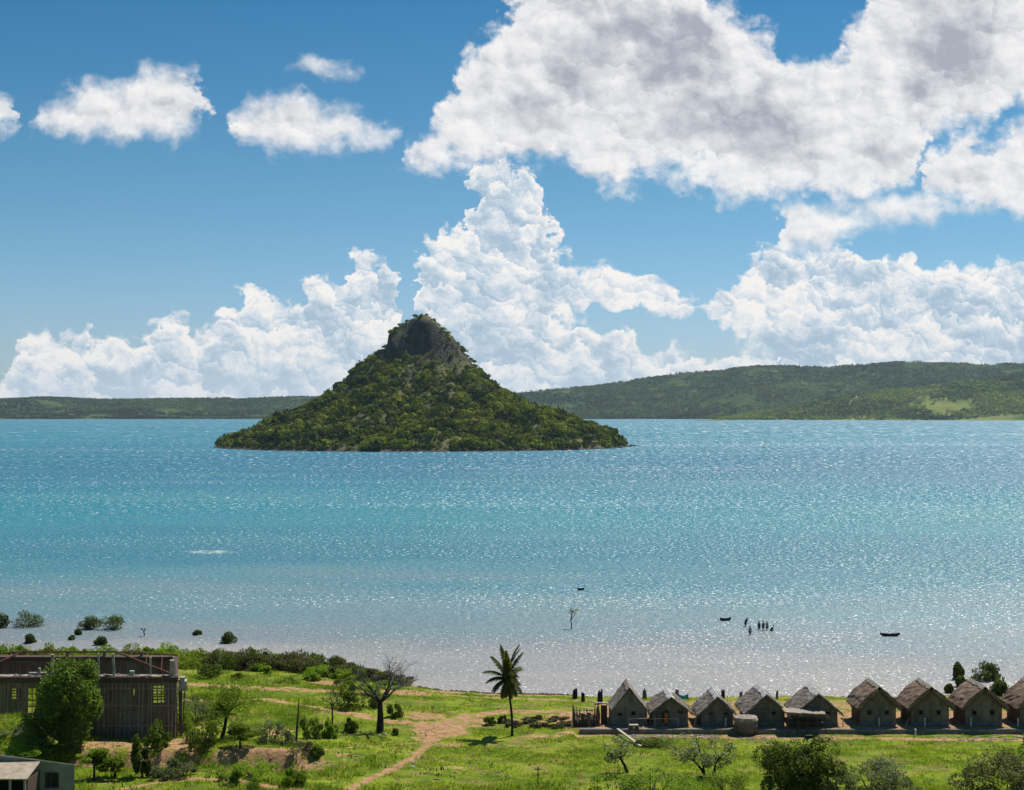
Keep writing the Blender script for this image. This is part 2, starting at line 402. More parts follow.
# formwork planks of the ruin: vertical streaks
m, q, o = newmat('plank_wall')
p = q.node('ShaderNodeNewGeometry').outputs['Position']
n1 = q.noise(q.scl(p, (7, 7, .35)), 1.0, 4, .7); n2 = q.noise(p, .55, 3, .6)
c = q.mix(q.mr(n1, .35, .65), (.10, .068, .050, 1), (.26, .19, .145, 1)); c = q.mix(q.mr(n2, .52, .7), c, (.21, .19, .175, 1))
b = q.node('ShaderNodeBsdfPrincipled'); q.l.new(c, b.inputs['Base Color']); b.inputs['Roughness'].default_value = .95
bp = q.node('ShaderNodeBump'); bp.inputs['Strength'].default_value = .7; bp.inputs['Distance'].default_value = .08
q.l.new(n1, bp.inputs['Height']); q.l.new(bp.outputs[0], b.inputs['Normal']); q.l.new(b.outputs[0], o.inputs[0]); M['plank'] = m

# ------------------------------------------------------------------ terrain of the near shore
def vnoise(x, y, sc, seed=0):
    """cheap value noise, vectorised"""
    x = np.asarray(x, float) / sc + seed * 17.3; y = np.asarray(y, float) / sc + seed * 9.7
    xi = np.floor(x).astype(np.int64); yi = np.floor(y).astype(np.int64); fx = x - xi; fy = y - yi
    fx = fx * fx * (3 - 2 * fx); fy = fy * fy * (3 - 2 * fy)
    def h(a, b):
        n = (a * 374761393 + b * 668265263 + seed * 1274126177) & 0xffffffff
        n = ((n ^ (n >> 13)) * 1103515245) & 0xffffffff
        return ((n ^ (n >> 16)) & 0xffff) / 65535.0
    return (h(xi, yi) * (1 - fx) + h(xi + 1, yi) * fx) * (1 - fy) + (h(xi, yi + 1) * (1 - fx) + h(xi + 1, yi + 1) * fx) * fy
def fbm(x, y, sc, seed=0, oct=4, gain=.5):
    s = 0; a = 1; t = 0
    for i in range(oct):
        s = s + a * vnoise(x, y, sc / 2 ** i, seed + i); t += a; a *= gain
    return s / t
def sst(x, a, b):
    t = np.clip((np.asarray(x, float) - a) / (b - a), 0, 1); return t * t * (3 - 2 * t)

SHX = [-400, -110, -73, -48, -30, -20, -10, -3, 10, 62, 120, 400]
SHY = [205, 195, 193, 192, 188, 182, 176, 173, 171.5, 172, 171, 176]
def shoreY(x): return np.interp(x, SHX, SHY) + (vnoise(x, np.zeros_like(np.asarray(x, float)), 5, 3) - .5) * 1.6
def zt(x, y):
    x = np.asarray(x, float); y = np.asarray(y, float)
    d = shoreY(x) - y
    z = np.interp(d, [-400, -40, -3, 0, 2.5, 8, 16], [-12, -3.5, -.35, 0, .5, 1.05, 1.5])
    z = z + np.interp(y, [-120, 0, 60, 95, 108, 118, 130, 140, 149], [46, 24, 11, 3.8, 1.9, 1.4, .85, .3, 0])
    left = sst(-x, 2, 30)
    z = z + left * np.interp(y, [95, 150, 188], [1.5, 1.5, 0])
    terr = sst(x, 6.2, 6.8)
    z = z - terr * .55 * sst(-y, -147.5, -147.2) * np.interp(y, [132, 141], [0, 1])
    win = sst(x, -42.5, -40) * (1 - sst(x, -22, -15))
    z = z - 1.9 * win * np.exp(-((y - 125.2 - .25 * np.sin(x)) / 3.3) ** 6)
    z = z + 3.1 * sst(-x, 42.6, 45) * np.exp(-((y - 128.6) / 3.6) ** 4)
    z = z + (fbm(x, y, 9, 5, 3) - .5) * (.15 + .75 * left) * sst(d, 2, 14)
    z = z + (vnoise(x, y, 1.3, 8) - .5) * .12 * sst(d, 1, 6) * (1 - terr * sst(y, 146, 147) * (1 - sst(y, 160, 163)))
    return z
def zs(x, y): return float(zt(x, y))
def P(px, py, z=None):
    """point of the ground (or of the level z) seen at a pixel of the photograph"""
    s = (py - HZ) / F; k = (px - 512.0) / F
    if z is not None:
        D = (CAMZ - z) / s; return Vector((k * D, D, z))
    ys = np.arange(60, 260, .2); gz = zt(k * ys, ys); ray = CAMZ - s * ys
    i = int(np.argmax(gz >= ray)); D = float(ys[i]); return Vector((k * D, D, zs(k * D, D)))

# ground sheet (fine where the photograph looks, coarse elsewhere)
def axis(segs):
    a = []
    for (u, v, st) in segs: a += list(np.arange(u, v, st))
    a.append(segs[-1][1]); return np.array(a)
gx = axis([(-400, -80, 8), (-80, -62, 1), (-62, 66, .36), (66, 84, 1), (84, 400, 8)])
gy = axis([(-120, 90, 5), (90, 112, 1), (112, 178, .30), (178, 212, .6), (212, 260, 4), (260, 420, 20)])
GX, GY = np.meshgrid(gx, gy); GZ = zt(GX, GY)
# bare earth: worn paths, tracks, scarps
dirt = np.zeros_like(GX)
def path(pts, w, amt=1.0, world=False):
    global dirt
    Q = [(p[0], p[1]) if world else tuple(P(*p)[:2]) for p in pts]
    for (x0, y0), (x1, y1) in zip(Q, Q[1:]):
        vx, vy = x1 - x0, y1 - y0; L = vx * vx + vy * vy + 1e-9
        t = np.clip(((GX - x0) * vx + (GY - y0) * vy) / L, 0, 1)
        dd = np.hypot(GX - x0 - t * vx, GY - y0 - t * vy)
        dirt = np.maximum(dirt, amt * (1 - sst(dd, w * .35, w)))
def blob(px, py, rx, ry, amt):
    global dirt
    c = P(px, py); dd = np.hypot((GX - c.x) / rx, (GY - c.y) / ry); dirt = np.maximum(dirt, amt * (1 - sst(dd, .4, 1)))
path([(350, 790), (372, 777), (395, 769), (415, 757), (428, 744), (438, 733)], .75, .9)
path([(340, 712), (390, 722), (440, 724), (470, 716), (510, 711), (560, 712)], 1.5, .8)
blob(440, 730, 4.4, 5.6, .95); blob(428, 738, 2.2, 3, .9); blob(468, 722, 5, 4, .7); blob(425, 716, 3.5, 3, .8); blob(450, 745, 2.5, 2, .6)
path([(186, 700), (215, 702), (260, 699), (300, 705), (345, 714)], 1.0, .9)
path([(186, 684), (225, 686), (270, 689), (330, 691), (375, 693)], 1.5, .75)
path([(125, 789), (165, 781), (205, 779), (250, 783), (300, 790)], .8, .95)
path([(560, 733), (600, 733), (700, 737), (800, 738), (1040, 741), (1100, 742)], 1.1, .8)
path([(9, 152.0), (82, 152.0)], 7.5, .97, True)
path([(12, 161), (82, 161)], 5.5, .68, True)
path([(-3, 170.5), (80, 169.5)], 2.6, .75, True)
path([(-8, 167), (10, 164)], 1.5, .6, True)
blob(540, 736, 3.2, 1.2, .75); blob(535, 720, 4.0, 3.0, .55); blob(408, 693, 5, 3.5, .8); blob(445, 692, 4, 2.5, .8); blob(328, 683, 3.0, 3.5, .95)
blob(455, 768, 2.2, 1, .6); blob(500, 745, 6, .8, .4); blob(590, 716, 4, 3, .4)
path([(395, 748), (440, 744)], .35, .5); path([(330, 750), (380, 746), (440, 741)], .35, .6); path([(470, 738), (540, 752), (600, 757)], .5, .4)
# scarps in front of the ruin
win = sst(GX, -42.5, -40) * (1 - sst(GX, -22, -16))
brk = sst(fbm(GX, GY, 5, 55, 3), .36, .6)
dirt = np.maximum(dirt, win * (1 - sst(np.abs(GY - 128.4), .6, 2.6)) * (.45 + .5 * brk))
dirt = np.maximum(dirt, sst(-GX, 12, 20) * (1 - sst(-GX, 38, 42)) * (1 - sst(np.abs(GY - 133), 6, 12)) * sst(fbm(GX, GY, 7, 58, 4), .48, .64) * .75)
dirt = np.maximum(dirt, (1 - sst(np.hypot((GX + 31.5) / 2.4, (GY - 131.5) / 5.0), .4, 1)) * .8)
dirt = np.maximum(dirt, (1 - sst(np.hypot((GX + 37.5) / 3.5, (GY - 131) / 3.2), .5, 1)) * .75)
beach = (1 - sst(shoreY(GX) - GY, .6, 2.4)); dirt = np.maximum(dirt, beach * .9)
ny, nx = GX.shape
idx = np.arange(nx * ny).reshape(ny, nx)
quads = np.stack([idx[:-1, :-1], idx[:-1, 1:], idx[1:, 1:], idx[1:, :-1]], -1).reshape(-1, 4)
me = np_mesh('ground', np.stack([GX, GY, GZ], -1).reshape(-1, 3), quads, {'dirt': dirt, 'shore': shoreY(GX) - GY})
m, q, o = newmat('meadow')
pos = q.node('ShaderNodeNewGeometry').outputs['Position']
def attrn(q, n):
    a = q.node('ShaderNodeAttribute'); a.attribute_name = n; return a.outputs['Fac']
ad = attrn(q, 'dirt')
n1 = q.noise(pos, .16, 4, .6); n2 = q.noise(pos, 1.1, 4, .65); n3 = q.noise(pos, 5.0, 3, .7)
gr = q.mix(q.mr(n1, .36, .62), (.12, .18, .012, 1), (.25, .30, .020, 1))
gr = q.mix(q.mr(n2, .50, .72, 0, .8), gr, (.33, .33, .04, 1))
gr = q.mix(q.mr(n3, .42, .7, 0, .6), gr, (.09, .15, .010, 1))
n4 = q.noise(q.vm('ADD', pos, (31, 7, 0)), .33, 4, .65)
gr = q.mix(q.mr(n4, .50, .66, 0, .8), gr, (.27, .19, .075, 1))
n5 = q.noise(q.vm('ADD', pos, (11, 77, 0)), .45, 5, .7)
gr = q.mix(q.mr(n5, .50, .66, 0, .75), gr, (.075, .105, .015, 1))
so = q.mix(q.mr(n2, .35, .65), (.32, .175, .08, 1), (.48, .30, .155, 1))
so = q.mix(q.mr(n3, .45, .7, 0, .6), so, (.22, .115, .06, 1))
dm = q.m('ADD', ad, q.m('ADD', q.m('MULTIPLY', q.m('SUBTRACT', n2, .5), 2.6), q.m('MULTIPLY', q.m('SUBTRACT', n3, .5), .7)))
dm = q.m('MULTIPLY', q.mr(dm, .42, .68), q.mr(ad, .05, .3))
cc = q.mix(dm, gr, so)
b = q.node('ShaderNodeBsdfPrincipled'); q.l.new(cc, b.inputs['Base Color']); b.inputs['Roughness'].default_value = .95; b.inputs['Specular IOR Level'].default_value = .1
bp = q.node('ShaderNodeBump'); bp.inputs['Strength'].default_value = .8; bp.inputs['Distance'].default_value = .25
q.l.new(q.noise(pos, 3.2, 5, .7), bp.inputs['Height']); q.l.new(bp.outputs[0], b.inputs['Normal']); q.l.new(b.outputs[0], o.inputs[0])
ground = struct(link_mesh('ground', me, m, smooth=True))

# ------------------------------------------------------------------ water
wm = MB(); wm.add([(-30000, 120, 0), (30000, 120, 0), (30000, 40000, 0), (-30000, 40000, 0)], [(0, 1, 2, 3)])
m, q, o = newmat('sea_water')
pos = q.node('ShaderNodeNewGeometry').outputs['Position']
X, Y, Z = q.sep(pos)[:3]
nb = q.noise(q.scl(pos, (.004, .012, 0)), 1.0, 4, .55)          # long soft patches
nm = q.noise(q.scl(pos, (.008, .028, 0)), 1.0, 4, .6)
# distance from the beach, distorted, on a log scale
yy = q.m('SUBTRACT', Y, q.m('MULTIPLY', q.mr(X, -40, 0, 1, 0), 10))
yd = q.m('MULTIPLY', yy, q.m('MULTIPLY_ADD', q.m('SUBTRACT', nm, .5), .6, 1.0))
lg = q.m('DIVIDE', q.m('LOGARITHM', q.m('DIVIDE', yd, 170.0), 10.0), 1.6, clamp=True)   # 0..1 for 170..6800 m
def lp(d): return math.log10(d / 170.0) / 1.6
base = q.ramp(lg, [(0.0, (.30, .265, .235)), (lp(182), (.23, .225, .21)), (lp(205), (.15, .18, .185)), (lp(252), (.088, .175, .195)), (lp(292), (.034, .155, .19)), (lp(330), (.016, .135, .18)), (lp(375), (.009, .138, .185)),
                   (lp(440), (.007, .165, .200)), (lp(560), (.004, .150, .200)), (lp(800), (.002, .115, .180)), (lp(1100), (.002, .122, .192)), (lp(1700), (.008, .155, .215)), (lp(3200), (.02, .165, .225))])
base = q.mix(q.mr(nb, .52, .66, 0, .35), base, (.05, .20, .21, 1))
# a pale bar of broken water at left
ex = q.m('DIVIDE', q.m('ADD', X, 75), 7.0); ey = q.m('DIVIDE', q.m('SUBTRACT', Y, 348), 5.0)
el = q.m('ADD', q.m('MULTIPLY', ex, ex), q.m('MULTIPLY', ey, ey))
foam = q.m('MULTIPLY', q.mr(q.m('ADD', el, q.m('MULTIPLY', q.noise(q.scl(pos, (.35, .5, 0)), 1.0, 4, .75), 7.0)), 4.6, 2.6), .6)
base = q.mix(foam, base, (.70, .68, .63, 1))
# wavelets: octaves of chop, each giving the water facets of its own size
def chop(sx, sy, amp, off):
    c_ = q.noise(q.vm('ADD', q.scl(pos, (sx, sy, 0)), (off, off * .7, off * .3)), 1.0, 1.0, .5, dim='2D', out='Color')
    return q.scl(q.vm('SUBTRACT', c_, (.5, .5, .5)), (amp, amp, 0))
def scaled(t, f): return q.vm('MULTIPLY', t, q.comb(f, f, 0.0))
# short ripples by the beach, longer and longer waves out into the bay
lgY = q.m('LOGARITHM', Y, 10.0)
def hump(a, b_, c_, d_, lo_, hi_): return q.m('MULTIPLY_ADD', q.m('MULTIPLY', q.mr(lgY, math.log10(a), math.log10(b_)), q.mr(lgY, math.log10(c_), math.log10(d_), 1, 0)), hi_ - lo_, lo_)
tilt = scaled(chop(2.1, 2.6, 1.0, 0), hump(100, 120, 240, 420, .6, 1.75))
tilt = q.vm('ADD', tilt, scaled(chop(1.0, .85, 1.0, 13), hump(190, 330, 480, 750, .6, 2.2)))
tilt = q.vm('ADD', tilt, scaled(chop(.5, .24, 1.0, 37), hump(380, 560, 900, 1300, .15, 2.5)))
tilt = q.vm('ADD', tilt, scaled(chop(.25, .07, 1.0, 71), hump(700, 1000, 1700, 2600, .08, 2.5)))
tilt = q.vm('ADD', tilt, scaled(chop(.10, .012, 1.0, 97), hump(1400, 2200, 9000, 12000, .05, 2.4)))
gust = q.noise(q.scl(pos, (.006, .018, 0)), 1.0, 5, .66)
gz = q.mr(gust, .38, .60, .68, 1.22)
tilt = q.vm('MULTIPLY', tilt, q.comb(gz, gz, 0.0))
nv = q.node('ShaderNodeVectorMath', operation='NORMALIZE'); q.l.new(q.vm('ADD', tilt, (0, 0, 1)), nv.inputs[0])
df = q.node('ShaderNodeBsdfDiffuse'); q.l.new(base, df.inputs[0])
gl = q.node('ShaderNodeBsdfGlossy'); gl.inputs['Roughness'].default_value = .36; q.l.new(nv.outputs[0], gl.inputs['Normal']); gl.inputs[0].default_value = (1, 1, 1, 1)
g2 = q.node('ShaderNodeBsdfGlossy'); g2.inputs['Roughness'].default_value = .55; q.l.new(nv.outputs[0], g2.inputs['Normal']); g2.inputs[0].default_value = (1, 1, 1, 1)
fr = q.node('ShaderNodeFresnel'); fr.inputs['IOR'].default_value = 1.333; q.l.new(nv.outputs[0], fr.inputs['Normal'])
streak = q.noise(q.scl(pos, (.0013, .0055, 0)), 1.0, 3, .6, dist=.4)
stf = q.mr(streak, .50, .70)
m1 = q.node('ShaderNodeMixShader'); q.l.new(q.m('MULTIPLY_ADD', stf, .12, .05), m1.inputs[0]); q.l.new(gl.outputs[0], m1.inputs[1]); q.l.new(g2.outputs[0], m1.inputs[2])
m2 = q.node('ShaderNodeMixShader'); q.l.new(q.m('ADD', q.m('MULTIPLY', fr.outputs[0], .25), q.m('MULTIPLY_ADD', stf, .05, .058), clamp=True), m2.inputs[0])
q.l.new(df.outputs[0], m2.inputs[1]); q.l.new(m1.outputs[0], m2.inputs[2]); q.l.new(m2.outputs[0], o.inputs[0])
struct(wm.build('water', m))

# ------------------------------------------------------------------ the cone island
IX, IY = -87.0, 1400.0
PL = [(0, 131), (5, 130.5), (10, 128.5), (16, 125.5), (31, 117), (37, 111), (38, 100), (54, 87), (71, 73.5), (84, 58), (111, 40.5), (146, 25), (181, 9), (200, 2), (207, 0), (260, -8)]
PR = [(0, 131), (4, 129.8), (14.5, 120), (28, 109), (38, 95.5), (50, 80), (65, 65), (82, 51.5), (109, 38.3), (140, 27.4), (166, 18.6), (188, 11), (195, 3), (202, 0), (260, -8)]
PF = [(0, 131), (6, 129.5), (12, 124), (16, 110), (22, 92), (34, 78), (60, 64), (90, 49), (120, 35), (150, 22), (180, 11), (197, 3), (203, 0), (260, -8)]
def island_z(x, y):
    rx = x - IX; ry = y - IY; r = np.hypot(rx, ry); c = rx / (r + 1e-6); s_ = ry / (r + 1e-6)
    wl = np.clip(-c, 0, 1) ** 2; wr = np.clip(c, 0, 1) ** 2; wf = s_ ** 2
    f = lambda p: np.interp(r, [a for a, _ in p], [b_ for _, b_ in p])
    th = np.arctan2(ry, rx)
    rr = r
    z = wl * f(PL) + wr * f(PR) + wf * f(PF)
    front_w = wf * sst(r, 25, 60) * (1 - sst(r, 180, 200))
    z = z + front_w * 7 * (np.sin(th * 9 + r * .012) * .6 + np.sin(th * 17 + 2) * .4)
    z = z + (fbm(x, y, 22, 21, 4) - .5) * 7 * sst(r, 15, 40) * (1 - sst(r, 185, 203))
    return z
nr_, nt_ = 130, 300
rr = np.concatenate([np.linspace(0.5, 205, 115), np.linspace(208, 260, 15)]); tt = np.linspace(0, 2 * np.pi, nt_, endpoint=False)
RR, TT = np.meshgrid(rr, tt, indexing='ij')
IXg = IX + RR * np.cos(TT); IYg = IY + RR * np.sin(TT) * .98
IZ = island_z(IXg, IYg)
idx = np.arange(nr_ * nt_).reshape(nr_, nt_); nxt = np.roll(idx, -1, 1)
qd = np.stack([idx[:-1], idx[1:], nxt[1:], nxt[:-1]], -1).reshape(-1, 4)
Vv = np.stack([IXg, IYg, IZ], -1).reshape(-1, 3)
me = np_mesh('island_hill', Vv, qd)
# close the summit
m, q, o = newmat('island_ground')
gm = q.node('ShaderNodeNewGeometry'); pos = gm.outputs['Position']; nz = q.sep(gm.outputs['Normal'])[2]; pz = q.sep(pos)[2]
n1 = q.noise(pos, .06, 5, .65); n2 = q.noise(pos, .35, 4, .7)
veg = q.mix(q.mr(n1, .4, .6), (.05, .075, .016, 1), (.17, .15, .05, 1)); veg = q.mix(q.mr(n2, .5, .7), veg, (.03, .045, .012, 1))
rk = q.mix(q.mr(q.noise(q.scl(pos, (.25, .25, .08)), 1.0, 5, .7), .35, .65), (.025, .026, .018, 1), (.10, .088, .068, 1))
rk = q.mix(q.mr(n2, .48, .60, 0, .85), rk, (.030, .045, .012, 1))
rm = q.m('MAXIMUM', q.mr(q.m('ADD', nz, q.m('MULTIPLY', n2, .2)), .80, .66), q.mr(pz, 2.6, 1.0))
cc = q.mix(rm, veg, rk)
b = q.node('ShaderNodeBsdfPrincipled'); q.l.new(cc, b.inputs['Base Color']); b.inputs['Roughness'].default_value = .95
bp = q.node('ShaderNodeBump'); bp.inputs['Strength'].default_value = 1; bp.inputs['Distance'].default_value = 2.5
q.l.new(n2, bp.inputs['Height']); q.l.new(bp.outputs[0], b.inputs['Normal']); q.l.new(b.outputs[0], o.inputs[0])
struct(link_mesh('island_hill', me, m, smooth=True))

def leaf_quads(C, size, flat=0.0, rng=NR, aspect=.62):
    """one randomly turned leaf-shaped quad at each centre"""
    n = len(C); size = np.broadcast_to(size, (n,))
    nrm = rng.normal(size=(n, 3)); nrm[:, 2] = np.abs(nrm[:, 2]) + flat; nrm /= np.linalg.norm(nrm, axis=1)[:, None]
    a = np.cross(nrm, rng.normal(size=(n, 3))); a /= np.linalg.norm(a, axis=1)[:, None] + 1e-9
    b_ = np.cross(nrm, a); s = size[:, None] * rng.uniform(.7, 1.3, (n, 1))
    A = a * s * .5; B = b_ * s * .5 * aspect
    V = np.stack([C - A, C + B * 1.0 - A * .15, C + A, C - B * 1.0 - A * .15], 1).reshape(-1, 3)
    return V, np.arange(n * 4).reshape(n, 4)

def crowns_mesh(name, cx, cy, cz, rad, k, leaf, tone=None, rng=NR, squash=.8):
    n = len(cx); d = rng.normal(size=(n, k, 3)); d /= np.linalg.norm(d, axis=2)[:, :, None]
    d[:, :, 2] = np.abs(d[:, :, 2]) * 1.1 - .25
    lump = 1 + .28 * np.sin(d[:, :, 0] * 5 + rng.uniform(0, 6, (n, 1))) * np.cos(d[:, :, 1] * 5 + rng.uniform(0, 6, (n, 1)))
    rr_ = rad[:, None] * lump * rng.uniform(.72, 1.0, (n, k))
    C = np.stack([cx[:, None] + d[:, :, 0] * rr_, cy[:, None] + d[:, :, 1] * rr_, cz[:, None] + d[:, :, 2] * rr_ * squash], -1).reshape(-1, 3)
    # leaves face outwards, so every crown has its own lit and shaded side
    nrm = d.reshape(-1, 3) + rng.normal(size=(n * k, 3)) * .35; nrm /= np.linalg.norm(nrm, axis=1)[:, None]
    a = np.cross(nrm, rng.normal(size=(n * k, 3))); a /= np.linalg.norm(a, axis=1)[:, None] + 1e-9; b_ = np.cross(nrm, a)
    s = (np.repeat(leaf, k) * rng.uniform(.6, 1.3, n * k))[:, None] * .5
    V = np.stack([C - a * s, C + b_ * s * .8, C + a * s, C - b_ * s * .8], 1).reshape(-1, 3)
    me_ = np_mesh(name, V, np.arange(n * k * 4).reshape(-1, 4), {'tone': np.repeat(tone if tone is not None else rng.uniform(0, 1, n), k * 4)})
    return me_

def woodmat(name, stops, dusty=None, trans=.2):
    m_, q_, o_ = newmat(name)
    gm_ = q_.node('ShaderNodeNewGeometry')
    t = attrn(q_, 'tone')
    n_ = q_.noise(gm_.outputs['Position'], .02 if dusty else .035, 3, .6)
    t2 = q_.m('ADD', q_.m('MULTIPLY', t, .62), q_.m('MULTIPLY', q_.mr(n_, .3, .7), .38))
    c_ = q_.ramp(t2, stops)
    d_ = q_.node('ShaderNodeBsdfDiffuse'); q_.l.new(c_, d_.inputs[0])
    tr = q_.node('ShaderNodeBsdfTranslucent'); q_.l.new(c_, tr.inputs[0])
    mx_ = q_.node('ShaderNodeMixShader'); mx_.inputs[0].default_value = trans
    q_.l.new(d_.outputs[0], mx_.inputs[1]); q_.l.new(tr.outputs[0], mx_.inputs[2]); q_.l.new(mx_.outputs[0], o_.inputs[0])
    return m_

n = 12500
r_ = 203 * np.sqrt(NR.uniform(0, 1, n)); th = NR.uniform(0, 2 * np.pi, n)
cx = IX + r_ * np.cos(th); cy = IY + r_ * np.sin(th) * .98; cz = island_z(cx, cy)
e = 2.0
sl = np.hypot(island_z(cx + e, cy) - island_z(cx - e, cy), island_z(cx, cy + e) - island_z(cx, cy - e)) / (2 * e)
dens = fbm(cx, cy, 26, 31, 3)
keep = (cz > .8) & (sl < np.where(cz > 72, 1.45, 1.9) + NR.uniform(-.35, .35, n)) & ((dens > .40) | (NR.uniform(0, 1, n) < .55))
cx, cy, cz, r_, dens = cx[keep], cy[keep], cz[keep], r_[keep], dens[keep]
rad = np.clip(NR.gamma(2.6, .86, len(cx)), .9, 7.0) * np.interp(r_, [0, 40, 80, 200], [.6, .75, .95, 1.15])
tone = np.clip(NR.uniform(0, 1, len(cx)) * .8 + (dens - .5) * .8 + .1, 0, 1)
me = crowns_mesh('island_woodland', cx, cy, cz + rad * .35, rad, 56, rad * .52, tone)
wd = link_mesh('island_woodland', me, woodmat('island_leaves', [(.0, (.026, .042, .012)), (.3, (.060, .086, .020)), (.5, (.14, .17, .028)), (.75, (.24, .27, .03)), (1, (.34, .35, .06))]))
tag(wd, 'dense green scrub woodland covering the steep cone-shaped island in the bay', 'woodland', kind='stuff')

rk = MB()
for i in range(150):
    a = rnd.uniform(0, 2 * math.pi); rr0 = 203 + rnd.uniform(-4, 2)
    rk.rock((IX + rr0 * math.cos(a), IY + rr0 * math.sin(a) * .98, .2), rnd.uniform(.8, 2.2), i + 50, .7)
for i in range(8):
    rk.rock((IX + 205 + i * 1.1 + rnd.uniform(-1, 1), IY - 3 + rnd.uniform(-4, 4), .2), rnd.uniform(1.2, 2.6) * (1 - i * .06), i + 300, .8)
tag(rk.build('shore_rocks', M['darkstone']), 'dark boulders lining the waterline of the cone island', 'rocks', kind='stuff')
bb = MB(); N_ = 20
pts = []
for i in range(N_ + 1):
    t = i / N_; xx = -32 + 26 * t; pts.append((xx, 1400 - math.sqrt(max(0, 203.5 ** 2 - (xx - IX) ** 2)) * .98))
vs = [(x_, y_ - 4.5 * math.sin(math.pi * i / N_), .12) for i, (x_, y_) in enumerate(pts)] + [(x_, y_ + 7, 1.7 + .4 * math.sin(i)) for i, (x_, y_) in enumerate(pts)]
bb.add(vs, [(i, i + 1, N_ + 2 + i, N_ + 1 + i) for i in range(N_)])
struct(bb.build('beach', solid('pale_sand', (.36, .29, .22), (.48, .40, .32), .5, .95, .2)))

# ------------------------------------------------------------------ far hills
RIDGE = [(-900, 401), (-300, 400), (0, 399), (50, 397), (100, 399), (150, 398.5), (200, 397.5), (250, 396.5), (330, 396), (430, 395), (500, 393), (560, 388), (600, 384.5), (641, 378), (683, 372), (724, 369), (753, 366), (782, 365), (832, 366), (848, 364), (915, 360.5), (952, 360.5), (989, 364), (1024, 362), (1150, 370), (1500, 385), (2000, 398)]
def hill_mesh(name, y0, y1, yr, x0, x1, step, rows, zfun, seed):
    xs = np.arange(x0, x1, step); ys = np.linspace(y0, y1, rows)
    HX, HY = np.meshgrid(xs, ys); HZ_ = zfun(HX, HY)
    ny_, nx_ = HX.shape; id_ = np.arange(nx_ * ny_).reshape(ny_, nx_)
    qd_ = np.stack([id_[:-1, :-1], id_[:-1, 1:], id_[1:, 1:], id_[1:, :-1]], -1).reshape(-1, 4)
    return np_mesh(name, np.stack([HX, HY, HZ_], -1).reshape(-1, 3), qd_)
def far_z(x, y):
    pr = np.interp(512 + x / 7000.0 * F, [p_[0] for p_ in RIDGE], [p_[1] for p_ in RIDGE])
    top = 35 + (HZ - pr) * 5.0 - 5
    t = (y - 6100 - 40 * np.sin(x / 300) - 30 * np.sin(x / 110 + 1)) / 900.0
    prof = np.interp(t, [-.3, 0, .06, .2, .45, .75, 1.0, 1.3, 1.8], [-.3, 0, .05, .16, .40, .76, 1.0, .98, .5])
    nz_ = (fbm(x, y, 420, 41, 5) - .5)
    amp = np.interp(top, [90, 260], [40, 110])
    return prof * top + nz_ * amp * np.interp(t, [0, .15, .7, 1.0], [0, 1, .9, .12])
def near_z(x, y):
    sx = np.interp(x, [700, 900, 1150, 1400, 1650, 1850, 2100, 2600, 3400], [-6, 4, 50, 95, 118, 150, 185, 190, 90])
    sh = 5300 + 260 * sst(-x, -1500, -800) + 50 * np.sin(x / 170)
    t = (y - sh) / 520.0
    prof = np.interp(t, [-.3, 0, .05, .3, .6, 1.0, 1.5, 2.0], [-.15, 0, .08, .42, .80, 1.0, .75, .2])
    return prof * sx + (fbm(x, y, 260, 61, 5) - .45) * 85 * np.interp(t, [0, .2, .8, 1.2], [0, .9, .6, .3]) * sst(x, 800, 1300)
hm, q, o = newmat('hill_scrub')
gm = q.node('ShaderNodeNewGeometry'); pos = gm.outputs['Position']
n1 = q.noise(pos, .0035, 5, .6); n2 = q.noise(pos, .02, 5, .7); n3 = q.noise(pos, .09, 3, .7)
c = q.mix(q.mr(n1, .42, .58), (.028, .055, .016, 1), (.06, .095, .03, 1))  # broad scrub tones, the dark ones doubling as painted cloud shadow
c = q.mix(q.mr(n2, .48, .60), c, (.10, .14, .045, 1)); c = q.mix(q.mr(n2, .60, .72, 0, .8), c, (.19, .13, .075, 1))
c = q.mix(q.mr(n3, .45, .65, 0, .8), c, (.020, .038, .012, 1))
b = q.node('ShaderNodeBsdfDiffuse'); q.l.new(c, b.inputs[0]); q.l.new(b.outputs[0], o.inputs[0])
hm2, q, o = newmat('headland_grass')
pos = q.node('ShaderNodeNewGeometry').outputs['Position']
c = q.mix(q.mr(q.noise(pos, .008, 5, .6), .42, .58), (.10, .15, .03, 1), (.22, .26, .06, 1)); c = q.mix(q.mr(q.noise(pos, .03, 4, .7), .5, .65, 0, .7), c, (.26, .19, .10, 1))
b = q.node('ShaderNodeBsdfDiffuse'); q.l.new(c, b.inputs[0]); q.l.new(b.outputs[0], o.inputs[0])
struct(link_mesh('far_hills', hill_mesh('far_hills', 6000, 7700, 7000, -5600, 6000, 9, 110, far_z, 1), hm, smooth=True))
struct(link_mesh('headland', hill_mesh('headland', 5150, 6400, 5700, 700, 3600, 8, 110, near_z, 1), hm2, smooth=True))
hl = woodmat('hill_leaves', [(.0, (.016, .036, .014)), (.35, (.040, .075, .024)), (.6, (.095, .145, .038)), (1, (.19, .24, .07))], True, .15)
hl2 = woodmat('headland_leaves', [(.0, (.020, .045, .010)), (.35, (.12, .18, .026)), (.6, (.26, .34, .045)), (1, (.40, .43, .07))], True, .15)
